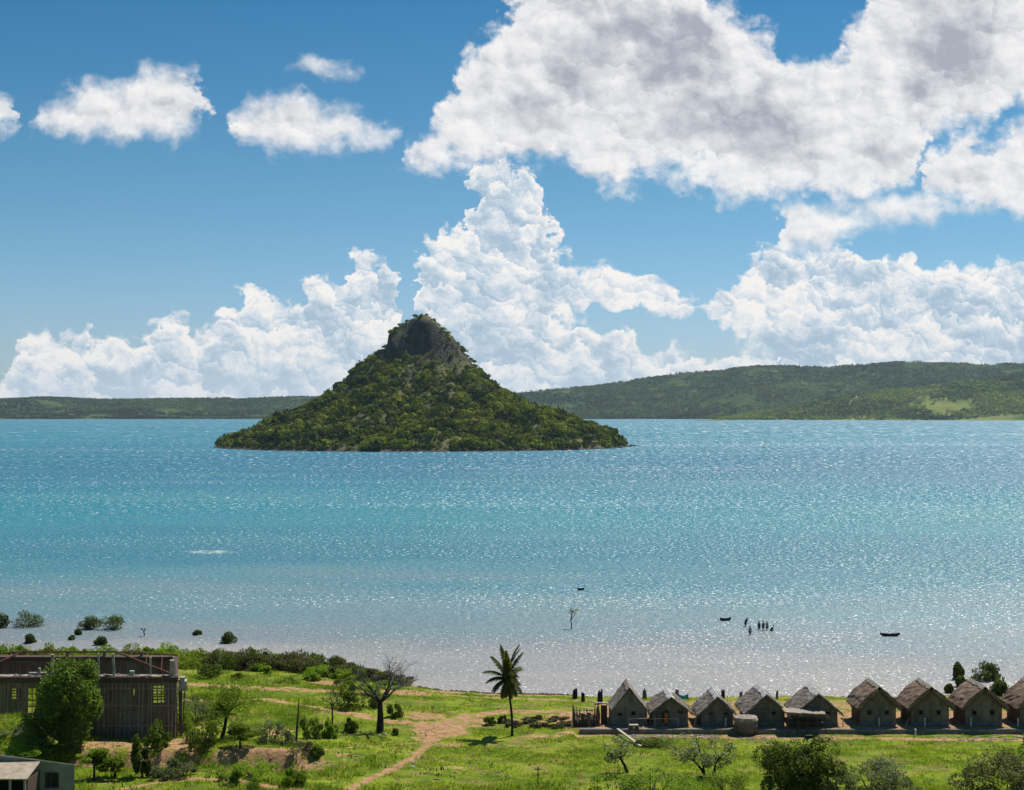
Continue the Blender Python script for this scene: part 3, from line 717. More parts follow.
def hill_wood(name, n_, xr, yr, zf, r0, r1, k, label, mat=None):
    cx = NR.uniform(*xr, n_); cy = NR.uniform(*yr, n_); cz = zf(cx, cy)
    dn = fbm(cx, cy, 120, 71, 3); kp = (cz > .5) & (np.abs(cx / cy) < .43) & (dn > .36 + NR.uniform(-.1, .14, n_))
    cx, cy, cz = cx[kp], cy[kp], cz[kp]; rd = NR.uniform(r0, r1, len(cx))
    tn = np.clip(NR.uniform(0, 1, len(cx)) * .6 + (fbm(cx, cy, 330, 77, 4) - .5) * 2.2 + .2, 0, 1)  # broad swings of leaf tone stand in for cloud shadows
    mm = crowns_mesh(name, cx, cy, cz + rd * .4, rd, k, rd * .95, tn)
    return tag(link_mesh(name, mm, mat or hl), label, 'woodland', kind='stuff')
hill_wood('hill_woodland', 60000, (-3000, 3100), (6080, 7050), far_z, 3, 8, 7, 'hazy green scrub covering the long low hills across the bay')
hill_wood('headland_woodland', 26000, (800, 2700), (5290, 6000), near_z, 4, 9, 9, 'brighter green scrub covering the nearer headland at the far right', hl2)
hill_wood('shore_mangroves', 15000, (-3000, 3100), (6080, 6190), lambda x, y: far_z(x, y) * 0 + 3, 4, 9, 8, 'dark strip of mangroves along the foot of the far hills')

# tiny settlements on the far shore
def far_house(px, D, w, h, label):
    x_ = (px - 512) / F * D; zf = far_z if D > 6000 else near_z; z_ = float(zf(np.array(x_), np.array(float(D))))
    t = empty('house', (x_, D, z_ + 1)); tag(t, label, 'house', 'white houses on the far shore')
    MB().box(-w / 2, w / 2, -5, 5, -3, h).build('wall', M['white'], t)
    rf = MB(); rf.add([(-w / 2 - 1, -6, h), (w / 2 + 1, -6, h), (w / 2 + 1, 6, h), (-w / 2 - 1, 6, h), (-w / 2 - 1, 0, h + 3), (w / 2 + 1, 0, h + 3)], [(0, 1, 5, 4), (2, 3, 4, 5), (0, 4, 3), (1, 2, 5), (0, 3, 2, 1)])
    rf.build('roof', M['plinth'], t)
for px_, D_, w_, h_, lb in [(72, 6215, 16, 5, 'leftmost tiny white house on the far shore'), (140, 6240, 12, 4, 'tiny white house on the far shore, middle one of the three left of the island'), (160, 6240, 13, 4, 'tiny white house on the far shore nearest to the cone island')]:
    far_house(px_, D_, w_, h_, lb)
for px_, D_, w_, lb in [(806, 5400, 14, 'larger tiny white house at the foot of the right headland'), (777, 5400, 9, 'smaller tiny white house at the foot of the right headland')]:
    far_house(px_, D_, w_, 4, lb)

# ------------------------------------------------------------------ plants
def crown_points(w, h, n, clumps, rng, z0=0.0, shell=.55, gaps=0, cmp=False):
    """leaf centres: lumpy crown of width w, height h whose bottom is at z0"""
    cs = rng.normal(size=(clumps, 3)); cs /= np.linalg.norm(cs, axis=1)[:, None]
    cs *= (rng.uniform(.25, 1, clumps) ** .6)[:, None] * .72
    cr = rng.uniform(.15, .33, clumps) if not cmp else rng.uniform(.30, .48, clumps)
    wch = rng.integers(0, clumps, n)
    d = rng.normal(size=(n, 3)); d /= np.linalg.norm(d, axis=1)[:, None]
    rr_ = cr[wch] * (shell + (1 - shell) * rng.uniform(0, 1, n) ** .5)
    p = cs[wch] + d * rr_[:, None]
    sc_ = 1.0 / np.maximum(np.percentile(np.abs(p), 96, axis=0), .3)
    p *= sc_; cs = cs * sc_
    p[:, 0] *= w / 2; p[:, 1] *= w / 2; p[:, 2] = (p[:, 2] * .5 + .5) * h + z0
    p[:, 2] = np.maximum(p[:, 2], z0 * .9 + .02)
    return p, [(c_[0] * w / 2, c_[1] * w / 2, (c_[2] * .5 + .5) * h + z0) for c_ in cs]

def branching(mb, base, tips, r0, rng, sag=.12):
    for t in tips:
        a = Vector(base); b_ = Vector(t); mid = a.lerp(b_, .5) + Vector((rng.uniform(-.15, .15), rng.uniform(-.15, .15), rng.uniform(.0, .2))) * (b_ - a).length
        mb.tube([a, mid, b_], [r0, r0 * .55, r0 * .2], 5, False)

def tree(name, pos, w, h, leafm, barkm, label, cat='tree', trunk_h=.35, lean=0.0, n=2600, leaf=.2, clumps=16, group=None, seed=1, tr=.09, shell=.5, twist=0.0):
    n = int(n * 1.9); leaf = leaf * 1.1
    rng = np.random.default_rng(seed); root = empty(name, pos); tag(root, label, cat, group)
    th_ = h * trunk_h
    pts, cl = crown_points(w, h - th_ * .8, n, clumps, rng, th_ * .8, shell)
    pts[:, 0] += lean * w * .5
    V, Fq = leaf_quads(pts, leaf, .4, rng)
    mb = MB(); r0 = max(tr, h * .018)
    top = (lean * w * .35, 0, th_ * 1.1)
    mid = (lean * w * .12 + twist * .2, .05, th_ * .5)
    mb.tube([(0, 0, -.25), (0, 0, .1), mid, top], [r0 * 1.7, r0 * 1.25, r0, r0 * .8], 8)
    k = [cl[i] for i in rng.permutation(len(cl))[:9]]
    branching(mb, top, [(c_[0] + lean * w * .5, c_[1], c_[2]) for c_ in k], r0 * .55, rng)
    mb.build('trunk', barkm, root, smooth=True)
    link_mesh('crown', np_mesh('crown', V, Fq), leafm, root)
    return root

def shrub_mesh(seed, n=1100, leaf=.2, clumps=12, flat=.75, shell=.5, cmp=False):
    rng = np.random.default_rng(seed)
    p, cl = crown_points(2, 1.0 * flat * 1.35, n, clumps, rng, -.12, shell, 0, cmp)
    p[:, 2] = np.maximum(p[:, 2], 0)
    V, Fq = leaf_quads(p, leaf, .5, rng)
    me_ = np_mesh('foliage', V, Fq)
    mb = MB()
    for c_ in cl[:7]: mb.tube([(0, 0, -.1), (c_[0] * .4, c_[1] * .4, c_[2] * .5), c_], [.05, .03, .01], 4, False)
    return me_, mb.mesh('stem'), cl
SHR = {}
def shrub(pos, w, h, kind, label, group=None, name='bush', cat='bush', seed=0, var=None, dense=1100, leaf=None, nom='stem', cmp=False):
    """w,h in metres"""
    v = var if var is not None else seed % 4
    dense = int(dense * 2.0); 
    lf = leaf or .2
    key = (kind, v, cmp, dense, round(lf / max(w, .1), 2))
    if key not in SHR:
        s1, s2, _ = shrub_mesh(100 + v * 7 + len(SHR), dense, lf * 2 / w, 13, cmp=cmp)
        s1.materials.append(M[kind]); s2.materials.append(M['bark'])
        SHR[key] = (s1, s2)
    s1, s2 = SHR[key]
    root = empty(name, pos, (seed * 1.7) % 6.28); tag(root, label, cat, group)
    root.scale = (w / 2, w / 2, h)
    for nm_, mm in (('foliage', s1), (nom, s2)):
        o_ = bpy.data.objects.new(nm_, mm); COL.objects.link(o_); o_.parent = root
    return root
def pxm(p): return F / p.y      # pixels per metre at a point

def shrub_px(px, pyb, wpx, hpx, kind, label, z=None, **kw):
    p = P(px, pyb, z); k = pxm(p)
    return shrub(p - Vector((0, 0, .05)), wpx / k, hpx / k, kind, label, **kw)

#@@NEAR@@
# ------------------------------------------------------------------ grass and low herbs
def inside(mask_fn, n, x0, x1, y0, y1):
    x = NR.uniform(x0, x1, n); y = NR.uniform(y0, y1, n); k = mask_fn(x, y); return x[k], y[k]
ixs = lambda x, y: (np.clip(np.searchsorted(gx, x), 0, len(gx) - 1), np.clip(np.searchsorted(gy, y), 0, len(gy) - 1))
def grassy(x, y):
    a, b_ = ixs(x, y); d = dirt[b_, a]
    patch = fbm(x, y, 4.5, 91, 4)
    return (d < NR.uniform(0, .8, len(x)) * .8) & (shoreY(x) - y > 1.5) & (NR.uniform(0, 1, len(x)) < np.clip((patch - .38) * 4.0, .06, 1)) & (np.abs(x) < y * .37 + 3)
def tufts(name, n, hgt, wid, mat, label, box, fn=grassy, blades=3):
    x, y = inside(fn, n, *box); z = zt(x, y); k = len(x)
    x, y, z = [np.repeat(a, blades) for a in (x, y, z)]
    n_ = len(x); an = NR.uniform(0, 6.28, n_); h_ = hgt * NR.uniform(.5, 1.4, n_); w_ = wid * NR.uniform(.6, 1.3, n_)
    lx = NR.normal(0, .35, n_) * h_; ly = NR.normal(0, .35, n_) * h_
    x = x + NR.normal(0, wid, n_); y = y + NR.normal(0, wid, n_)
    c, s_ = np.cos(an) * w_ / 2, np.sin(an) * w_ / 2
    V = np.stack([np.stack([x - c, y - s_, z - .03], -1), np.stack([x + c, y + s_, z - .03], -1), np.stack([x + lx, y + ly, z + h_], -1)], 1).reshape(-1, 3)
    o_ = link_mesh(name, np_mesh(name, V, np.arange(n_ * 3).reshape(-1, 3)), mat)
    return tag(o_, label, 'grass', kind='stuff')
gm1 = leafmat('grass_blades', (.085, .14, .012), (.165, .21, .016), (.25, .25, .05), .4, .35, k=1.45)
tufts('grass', 230000, .15, .07, gm1, 'short bright green grass covering the shore meadow', (-64, 62, 112, 175))
gm2 = leafmat('tall_grass_blades', (.07, .13, .012), (.14, .18, .016), (.25, .22, .08), .4, .5, k=1.5)
def rough(x, y):
    a, b_ = ixs(x, y)
    L = (x < -12) | (y < 121)
    return grassy(x, y) & L & (fbm(x, y, 3.2, 97, 3) > .56)
tufts('tall_grass', 130000, .38, .10, gm2, 'longer rough grass and herbs on the slope around the concrete ruin', (-64, 50, 112, 205), rough)
def stones(name, n, reg, r0, r1, mat, label, cat='stones', seed=1, fn=None):
    mb = MB(); rr_ = random.Random(seed)
    for i in range(n):
        x_ = rr_.uniform(reg[0], reg[1]); y_ = rr_.uniform(reg[2], reg[3])
        if fn: y_ = fn(x_, y_)
        mb.rock((x_, y_, zs(x_, y_) + .02), rr_.uniform(r0, r1), seed * 100 + i, .6)
    return tag(mb.build(name, mat), label, cat, kind='stuff')
stones('rubble', 260, (43.5, 75, 143.6, 146.4), .1, .26, M['stone'], 'strip of pale pinkish rubble in front of the huts at far right', 'rubble', 3)
stones('rubble', 150, (12.5, 21.5, 144.8, 146.6), .1, .24, M['stone'], 'low rubble pile in front of the second and third huts', 'rubble', 4)
stones('rubble', 160, (23.5, 33, 142.6, 145.8), .06, .16, M['stone'], 'scattered stones on the grass below the round thatch stack', 'rubble', 5)
stones('shore_stones', 150, (-12, 8, 0, 1), .12, .42, M['darkstone'], 'line of dark stones along the beach beyond the palm', 'stones', 6, lambda x_, y_: float(shoreY(x_)) - y_ * 1.6 - .1)
stones('rubble', 60, (-24, 2, 121, 135), .08, .28, M['stone'], 'loose pale stones beside the dirt paths', 'stones', 7)

def weeds(x, y):
    return (shoreY(x) - y > 3) & (fbm(x, y, 2.2, 131, 3) > .60) & (np.abs(x) < y * .37 + 3) & ~((x > 5) & (y > 143))
tufts('dry_weeds', 11000, .3, .10, leafmat('dry_weed', (.16, .12, .06), (.24, .18, .09), (.30, .26, .14), .3, .6), 'scattered dry brown weeds and stalks among the meadow grass', (-64, 60, 112, 190), weeds)
tufts('dark_weeds', 9000, .26, .16, leafmat('dark_weed', (.03, .055, .008), (.05, .08, .012), (.09, .12, .02), .3, .6), 'scattered dark leafy weeds among the meadow grass', (-64, 60, 112, 190), lambda x, y: weeds(x + 40, y + 13) & (shoreY(x) - y > 3) & (np.abs(x) < y * .37 + 3) & ~((x > 5) & (y > 143)))
stones('sea_wrack', 420, (-12, 78, 0, 1), .05, .16, M['darkstone'], 'broken line of dark weed and stones along the beach edge', 'seaweed', 8, lambda x_, y_: float(shoreY(x_)) - .25 - y_ * .9)
# ------------------------------------------------------------------ terrace and huts
T0, T1 = 7.2, 80.0
tb = MB(); x_ = T0; k_ = 0
while x_ < T1:
    w_ = rnd.uniform(1.6, 3.2); tb.box(x_, min(x_ + w_ - .02, T1), 147.2 + rnd.uniform(-.03, .03), 148.0, .55, 1.52 + rnd.uniform(-.02, .03)); x_ += w_; k_ += 1
for i in range(120): tb.rock((rnd.uniform(T0, T1), 147.18, rnd.uniform(.9, 1.2)), rnd.uniform(.08, .2), 700 + i, .8)
t_ = tb.build('terrace_wall', M['plinth']); tag(t_, 'long low stone terrace edge running under the whole row of huts', 'retaining wall')

def slope_sheet(mb, xa, za, xb, zb, y0, y1, th, nu=10, nv=8, rough=.05, fringe=True, rng=None, bulge=0.0):
    """a thick roof slope from ridge (xa,za) to eave (xb,zb), slightly uneven"""
    d = Vector((xb - xa, 0, zb - za)); nrm = Vector((-(zb - za), 0, xb - xa)).normalized()
    if nrm.z < 0: nrm = -nrm
    b0 = len(mb.V); rng = rng or rnd
    for lay in (0, 1):
        for i in range(nu + 1):
            for j in range(nv + 1):
                u = i / nu; v = j / nv; p = Vector((xa, 0, za)) + d * u
                s_ = rng.uniform(-rough, rough) if lay else 0
                wob = .05 * math.sin(v * 9 + i) * rough * 10 * .5
                e = rng.uniform(-.07, .07) * rough * 14 if i == nu else 0
                q_ = p + nrm * ((th + s_ + bulge * math.sin(math.pi * min(1, u * 1.05))) if lay else 0) + d.normalized() * e
                mb.V.append((q_.x, y0 + (y1 - y0) * v + (rng.uniform(-.04, .04) if j in (0, nv) else 0), q_.z - .04 * math.sin(math.pi * v) + wob * .3))
    N1 = (nu + 1) * (nv + 1); id_ = lambda l, i, j: b0 + l * N1 + i * (nv + 1) + j
    for i in range(nu):
        for j in range(nv):
            mb.F.append((id_(1, i, j), id_(1, i, j + 1), id_(1, i + 1, j + 1), id_(1, i + 1, j)))
            mb.F.append((id_(0, i, j), id_(0, i + 1, j), id_(0, i + 1, j + 1), id_(0, i, j + 1)))
    for i in range(nu):
        mb.F.append((id_(0, i, 0), id_(1, i, 0), id_(1, i + 1, 0), id_(0, i + 1, 0)))
        mb.F.append((id_(0, i, nv), id_(0, i + 1, nv), id_(1, i + 1, nv), id_(1, i, nv)))
    for j in range(nv):
        mb.F.append((id_(0, nu, j), id_(1, nu, j), id_(1, nu, j + 1), id_(0, nu, j + 1)))
        mb.F.append((id_(0, 0, j), id_(0, 0, j + 1), id_(1, 0, j + 1), id_(1, 0, j)))

def fringes(mb, pts, length, rng, n=4, dirv=Vector((0, 0, -1))):
    for p in pts:
        for k in range(n):
            a = Vector(p) + Vector((rng.uniform(-.05, .05), rng.uniform(-.06, .06), rng.uniform(-.03, .05)))
            t = a + dirv * length * rng.uniform(.4, 1.2) + Vector((rng.uniform(-.06, .06), rng.uniform(-.08, .08), 0))
            w_ = Vector((rng.uniform(-.03, .03), rng.uniform(.02, .05), 0))
            mb.add([a - w_, a + w_, t], [(0, 1, 2)])

def hut(x0, x1, yf, depth, wall_h, apex_h, roofm, wallm, sidem, label, thick=.3, over=.35, front_over=.5, wins=(), gwins=(), cap=None, seed=1, door=None, shag=True, ridge_round=.0):
    rng = random.Random(seed); w = x1 - x0; cx_ = (x0 + x1) / 2; hw = w / 2
    t = empty('hut', (cx_, yf, 1.5)); tag(t, label, 'hut', 'thatched huts in a row by the water')
    wl = MB(); holes = [(a, b_, c_, d_) for a, b_, c_, d_ in wins] + ([door] if door else [])
    wl.wall(-hw, hw, 0, .16, 0, wall_h, holes)
    gz = apex_h - .12; N = 7                                    # stepped wall above, under the slopes
    gx_ = hw
    # gable: solid triangle with thickness
    wl.add([(-hw, .0, wall_h), (hw, .0, wall_h), (0, .0, gz), (-hw, .16, wall_h), (hw, .16, wall_h), (0, .16, gz)], [(0, 1, 2), (5, 4, 3), (1, 4, 5, 2), (0, 2, 5, 3)])
    wl.build('front_wall', wallm, t)
    wl = MB(); wl.add([(-hw, depth - .16, wall_h), (hw, depth - .16, wall_h), (0, depth - .16, gz), (-hw, depth, wall_h), (hw, depth, wall_h), (0, depth, gz)], [(0, 1, 2), (5, 4, 3), (1, 4, 5, 2), (0, 2, 5, 3)])
    wl.build('rear_gable', wallm, t)
    sw = MB(); sw.box(-hw, -hw + .16, .162, depth, -.03, wall_h); sw.box(hw - .16, hw, .162, depth, -.03, wall_h); sw.box(-hw + .165, hw - .165, depth - .16, depth - .002, 0, wall_h)
    for k in range(14):                                        # stakes of the side walls
        y_ = .3 + k * (depth - .4) / 13
        for sx in (-1, 1): sw.tube([(sx * (hw + .01), y_, -.03), (sx * (hw + .01), y_ + rng.uniform(-.04, .04), wall_h)], .035, 5)
    sw.build('side_wall', sidem, t)
    sk = MB(); sk.box(-hw - .04, hw + .04, -.05, -.003, -.05, .38); sk.box(-hw, hw, -.03, -.002, wall_h - .04, wall_h + .04); sk.build('plinth', M['plinth'], t)
    for (a, b_, c_, d_) in wins:
        f = MB(); e = .05
        f.box(a - e, b_ + e, -.03, -.004, d_, d_ + e); f.box(a - e, b_ + e, -.03, -.004, c_ - e, c_); f.box(a - e, a, -.03, -.004, c_, d_); f.box(b_, b_ + e, -.03, -.004, c_, d_)
        fo = f.build('window', M['timber'], t)
        sh = MB(); sh.box(a, b_, .1, .12, c_, d_); sh.build('dark_infill', M['black'], fo)  # black panel stands in for the dark interior behind the window
    for (a, b_, c_, d_) in gwins:
        g_ = MB(); g_.box(a, b_, -.02, -.003, c_, d_); 
        for k in range(3): g_.box(a, b_, -.035, -.021, c_ + (d_ - c_) * (k + .3) / 3, c_ + (d_ - c_) * (k + .6) / 3)
        g_.build('gable_vent', M['plinth'], t)
    if door:
        a, b_, c_, d_ = door; f = MB(); f.box(a, b_, .1, .13, c_, d_); f.build('door', M['timber'], t)
    slope = (apex_h - wall_h) / hw
    ex = hw + over; ez = wall_h - over * slope + .02
    rf = MB()
    for sx in (-1, 1):
        slope_sheet(rf, 0, apex_h, sx * ex, ez, -front_over, depth + .35, thick, 9, 9, .06 if shag else .03, rng=rng, bulge=.17 if thick > .2 else (.05 if shag else 0))
        if shag:
            edge = [(sx * ex * u, -front_over, apex_h + (ez - apex_h) * u + .02) for u in [i / 26 for i in range(27)]]
            fringes(rf, edge, .28, rng, 4)
            ev = [(sx * (ex + .03), -front_over + (depth + .35 + front_over) * i / 40, ez + .08) for i in range(41)]
            fringes(rf, ev, .34, rng, 5, Vector((sx * .5, 0, -.85)))
            sf = []
            for i in range(420):
                u = rng.uniform(.02, .98); v = rng.uniform(0, 1)
                sf.append((sx * ex * u, -front_over + (depth + .35 + front_over) * v, apex_h + (ez - apex_h) * u + thick * 1.25 + .02))
            fringes(rf, sf, .22, rng, 1, Vector((sx * .75, 0, -.6)))
    ro = rf.build('roof', roofm, t)
    cp = MB(); nrm_t = thick * math.sqrt(1 + slope * slope)
    wd_ = .36 if cap else .32
    L0, L1 = -front_over - .04, depth + .40; zc = apex_h + nrm_t
    n_ = 9
    for sx in (-1, 1):
        for k in range(n_):
            y0 = L0 + (L1 - L0) * k / n_; y1 = L0 + (L1 - L0) * (k + 1) / n_ - .02; jz = rng.uniform(0, .05); ww = wd_ * rng.uniform(.8, 1.25)
            dn = .03
            cp.add([(0, y0, zc + .04 + jz), (0, y1, zc + .04 + jz), (sx * ww, y1, zc + .05 + jz - ww * slope), (sx * ww, y0, zc + .05 + jz - ww * slope),
                    (0, y0, zc - dn), (0, y1, zc - dn), (sx * ww, y1, zc - dn - ww * slope), (sx * ww, y0, zc - dn - ww * slope)],
                   [(0, 1, 2, 3), (7, 6, 5, 4), (0, 3, 7, 4), (1, 5, 6, 2), (2, 6, 7, 3)])
    cp.build('cap_and_lit_ridge', cap or M['thatch_pale'], ro)  # real sheet where cap is given; pale thatch otherwise imitates the sunlit slope
    return t

YF = 149.0
def fx(px, D=YF): return (px - 512.0) / F * D
def hutpx(a, b_, eave, apex, **kw):
    x0, x1 = fx(a), fx(b_); wh = 35 - (eave - HZ) * YF / F - 1.5; ah = 35 - (apex - HZ) * (YF - .45) / F - 1.5 - kw.get('thick', .3) * 1.25
    return hut(x0, x1, YF, kw.pop('depth', 4.1), wh, ah, **kw)
W2 = lambda hw, off=.16: ((-hw * .52 - off, -hw * .52 + off + .06, 1.2, 1.62), (hw * .44 - off, hw * .44 + off + .06, 1.2, 1.62))
G2 = ((-.78, -.42, 2.15, 2.55), (.42, .78, 2.15, 2.55))
hutpx(612, 647, 710.5, 688.5, roofm=M['thatch_grey'], wallm=M['mudwall'], sidem=M['mudwall'], thick=.08, over=.06, front_over=.05, depth=4.3, seed=1, shag=False, wins=((.25, .62, 1.15, 1.5), (-1.2, -.8, 1.1, 1.35)),
      label='tall steep grey hut with no overhang, first of the row from the left')
hutpx(653.5, 688, 710.5, 697, roofm=M['thatch_grey'], wallm=M['mudwall'], sidem=M['mudwall'], thick=.13, over=.42, depth=4.2, seed=2, shag=True, cap=M['cap'], wins=((.85, 1.25, 1.35, 1.75),), door=(-.95, -.2, .0, 1.75),
      label='grey-roofed hut with a doorway where someone in orange stands')
hutpx(701.5, 733, 712, 696.5, roofm=M['thatch_grey'], wallm=M['mudwall'], sidem=M['mudwall'], thick=.13, over=.45, depth=4.2, seed=3, shag=True, cap=M['cap'], wins=((-.85, -.45, 1.2, 1.55), (.75, 1.1, 1.2, 1.6)), gwins=((-.5, -.15, 1.95, 2.25), (.25, .55, 1.95, 2.25)),
      label='small grey hut with a white ridge, just left of the round thatch stack')
hutpx(748, 784, 711, 694.5, roofm=M['thatch_grey'], wallm=M['mudwall'], sidem=M['mudwall2'], thick=.14, over=.45, depth=5.2, seed=4, shag=True, cap=M['cap'], wins=((.62, 1.0, 1.2, 1.6),), gwins=((-.5, -.15, 2.0, 2.3), (.25, .55, 2.0, 2.3)),
      label='grey hut standing behind the round thatch stack, its shaggy roof patched white at the ridge')
hutpx(798, 837.5, 711, 693.5, roofm=M['thatch_grey'], wallm=M['mudwall'], sidem=M['mudwall2'], thick=.14, over=.42, depth=4.6, seed=5, shag=True, cap=M['cap'], wins=((-1.35, -.95, 1.25, 1.65), (.9, 1.3, 1.25, 1.65)), gwins=((-.85, -.4, 2.05, 2.35), (.3, .7, 2.05, 2.35)),
      label='wide grey hut behind the low lean-to shelter and the black calf')
for i, (a, b_, ap, lab) in enumerate([(861, 896, 687, 'brown shaggy thatched hut, first of the four with thick roofs, right of a wide gap'),
                                      (911.5, 949, 687, 'brown shaggy thatched hut, second of the four thick-roofed huts, a short white marker in front'),
                                      (965.5, 1002, 687, 'brown shaggy thatched hut with pale rubble in front, third of the four thick-roofed ones'),
                                      (1020.5, 1057, 686, 'brown shaggy thatched hut cut off by the right edge of the photo')]):
    hutpx(a, b_, 706.5, ap, roofm=M['thatch_brown'], wallm=M['mudwall'], sidem=M['mudwall2'], thick=.32, over=.38, depth=4.1, seed=10 + i, wins=W2(1.95), gwins=G2 if i != 2 else (), label=lab)

# standpipes in front of the huts
def post(px, pyt, pyb, D, w, label, m='white', name='post', group=None):
    x_ = fx(px, D); z0 = zs(x_, D); h_ = 35 - (pyt - HZ) * D / F - z0
    mb = MB(); mb.tube([(0, 0, -.2), (0, 0, h_)], w / 2, 8); mb.tube([(0, 0, h_), (0, 0, h_ + .05)], [w * .75, w * .6], 8)
    o_ = mb.build(name, M[m], None, (x_, D, z0)); return tag(o_, label, 'post', group)
G_ = 'thin pale posts in front of the huts'
for px_, lab in ((725.7, 'thin pale post in front of the small white-ridged hut'), (843, 'thin pale post right of the lean-to shelter'), (879, 'thin pale post in front of the first thick-roofed hut'),
                 (925, 'thin pale post in front of the second thick-roofed hut'), (971, 'thin pale post in front of the third thick-roofed hut'), (1018, 'thin pale post beside the hut at the right edge')):
    post(px_, 718.5, 727, 148.4, .13, lab, group=G_)
post(915.5, 729.5, 734, 145.6, .16, 'short white marker stub on the grass below the terrace')

# poles, planks and bundles leaning about between the huts
for i, (px_, D_, h_, lab) in enumerate(((650.5, 148.6, 1.1, 'short pole leaning by the left corner of the second hut'), (694, 148.5, 1.3, 'pole leaning in the gap right of the second hut'), (739.5, 149.5, 1.2, 'pole leaning behind the round thatch stack'),
                                     (792, 148.6, 1.4, 'pole leaning at the left corner of the wide grey hut'), (850, 148.5, 1.0, 'pole leaning at the left corner of the first thick-roofed hut'), (905, 148.5, .9, 'pole leaning between the first and second thick-roofed huts'), (957, 148.4, 1.2, 'pole leaning between the second and third thick-roofed huts'))):
    mb = MB(); mb.tube([(0, 0, 0), (.25 + .1 * (i % 3), .1, h_)], [.05, .04], 6)
    tag(mb.build('leaning_pole', M['pale_timber'] if i % 2 else M['timber'], None, (fx(px_, D_), D_, 1.5)), lab, 'pole', 'poles leaning by the huts')
# half-built hut at the left end
t = empty('unfinished_hut', (fx(587, 148.6), 148.6, 1.5)); tag(t, 'roofless half-built hut of rough stakes at the left end of the row', 'unfinished hut')
mb = MB(); rg = random.Random(5)
for k in range(26):
    x_ = -1.35 + k * .105; h_ = 1.5 + rg.uniform(-.3, .6)
    if .1 < x_ < .35: continue
    mb.tube([(x_, rg.uniform(-.05, .1), -.1), (x_ + rg.uniform(-.06, .06), 0, h_)], rg.uniform(.03, .07), 5)
for k in range(16):
    y_ = .2 + k * .2
    for sx in (-1.38, 1.32): mb.tube([(sx, y_, -.1), (sx + rg.uniform(-.05, .05), y_, 1.5 + rg.uniform(-.2, .4))], .05, 5)
mb.build('stake_wall', M['timber'], t)
mb = MB(); mb.box(-1.4, 1.3, .1, .2, 0, .7); mb.box(.05, .4, -.06, .0, 0, 1.5); mb.build('plank', M['mudwall2'], t)
mb = MB()
for k in range(50): mb.rock((rg.uniform(-1.3, 1.3), rg.uniform(.3, 3), .05 + rg.uniform(0, 1.1)), rg.uniform(.12, .3), 900 + k, .8)
mb.build('stone_infill', M['stone'], t)['kind'] = 'stuff'
mb = MB(); mb.bar((-1.35, -.05, 1.75), (-.95, -.1, .5), .13); mb.bar((-1.3, .1, 1.75), (-.6, .3, 1.7), .1); mb.build('pale_pole', M['pale_timber'], t)
t = empty('timber_frame', (fx(603, 149.5), 149.5, 1.5)); tag(t, 'white lintel and sloping rafter propped between the half-built hut and the steep grey hut', 'timber frame')
MB().bar((-.9, 0, 2.35), (.45, 0, 2.3), .13).build('lintel', M['white'], t)
MB().bar((.42, -.05, 2.35), (1.0, -.1, 1.55), .12).build('rafter', M['white'], t)
MB().box(-.2, .45, .3, .5, -.1, 2.0).build('dark_panel', M['timber'], t)
for sx in (-.85, .4): MB().tube([(sx, 0, -.1), (sx, 0, 2.3)], .05, 6).build('prop', M['timber'], t)

# low thatch stack and lean-to
c = P(745.5, 734.5); t = empty('thatch_stack', c); tag(t, 'round low store of bundled dry thatch with a pale top between two grey huts', 'thatch stack')
def barrel(mb, rx, ry, prof, rng, n=22):
    b0 = len(mb.V)
    for z_, k in prof:
        for i in range(n):
            a = 2 * math.pi * i / n; j = 1 + rng.uniform(-.05, .05); mb.V.append((rx * k * j * math.cos(a), ry * k * j * math.sin(a), z_ + rng.uniform(-.04, .04)))
    for l in range(len(prof) - 1):
        for i in range(n): mb.F.append((b0 + l * n + i, b0 + l * n + (i + 1) % n, b0 + (l + 1) * n + (i + 1) % n, b0 + (l + 1) * n + i))
    mb.F.append(tuple(b0 + (len(prof) - 1) * n + i for i in range(n)))
mb = MB(); barrel(mb, 1.22, 1.1, [(-.1, .62), (.3, .75), (.5, 1.0), (.8, 1.04), (1.2, .98), (1.45, .9)], rg); 
fringes(mb, [(1.25 * math.cos(a / 9), 1.12 * math.sin(a / 9), .9) for a in range(57)], .4, rg, 4)
mb.build('bundle', M['thatch_grey'], t)
mb = MB(); barrel(mb, 1.3, 1.2, [(1.42, .98), (1.6, 1.04), (1.85, .95), (1.95, .6), (2.0, .2)], rg); fringes(mb, [(1.3 * math.cos(a / 9), 1.2 * math.sin(a / 9), 1.6) for a in range(57)], .25, rg, 4)
mb.build('top', M['thatch_pale'], t)
c = P(806, 734); t = empty('lean_to', c); tag(t, 'low lean-to shelter with a flat pale thatch roof in front of the wide grey hut', 'shelter')
mb = MB(); slope_sheet(mb, -2.35, 1.95, 2.0, 1.75, -.9, 1.3, .12, 14, 6, .05, rng=rg)
fringes(mb, [(-2.3 + i * .11, -.92, 1.9 - i * .005) for i in range(40)], .3, rg, 4); mb.build('roof', M['thatch_pale'], t)
mb = MB(); mb.box(-1.9, 1.9, .9, 1.0, 0, 1.0); mb.box(-1.8, 1.8, -.2, .9, .75, .82); mb.build('bench', M['timber'], t)
for x_ in (-2.1, -1.0, 0, 1.0, 1.9):
    for y_ in (-.8, 1.15): MB().tube([(x_, y_, -.2), (x_ + .03, y_, 1.88)], .05, 6).build('post', M['timber'], t)

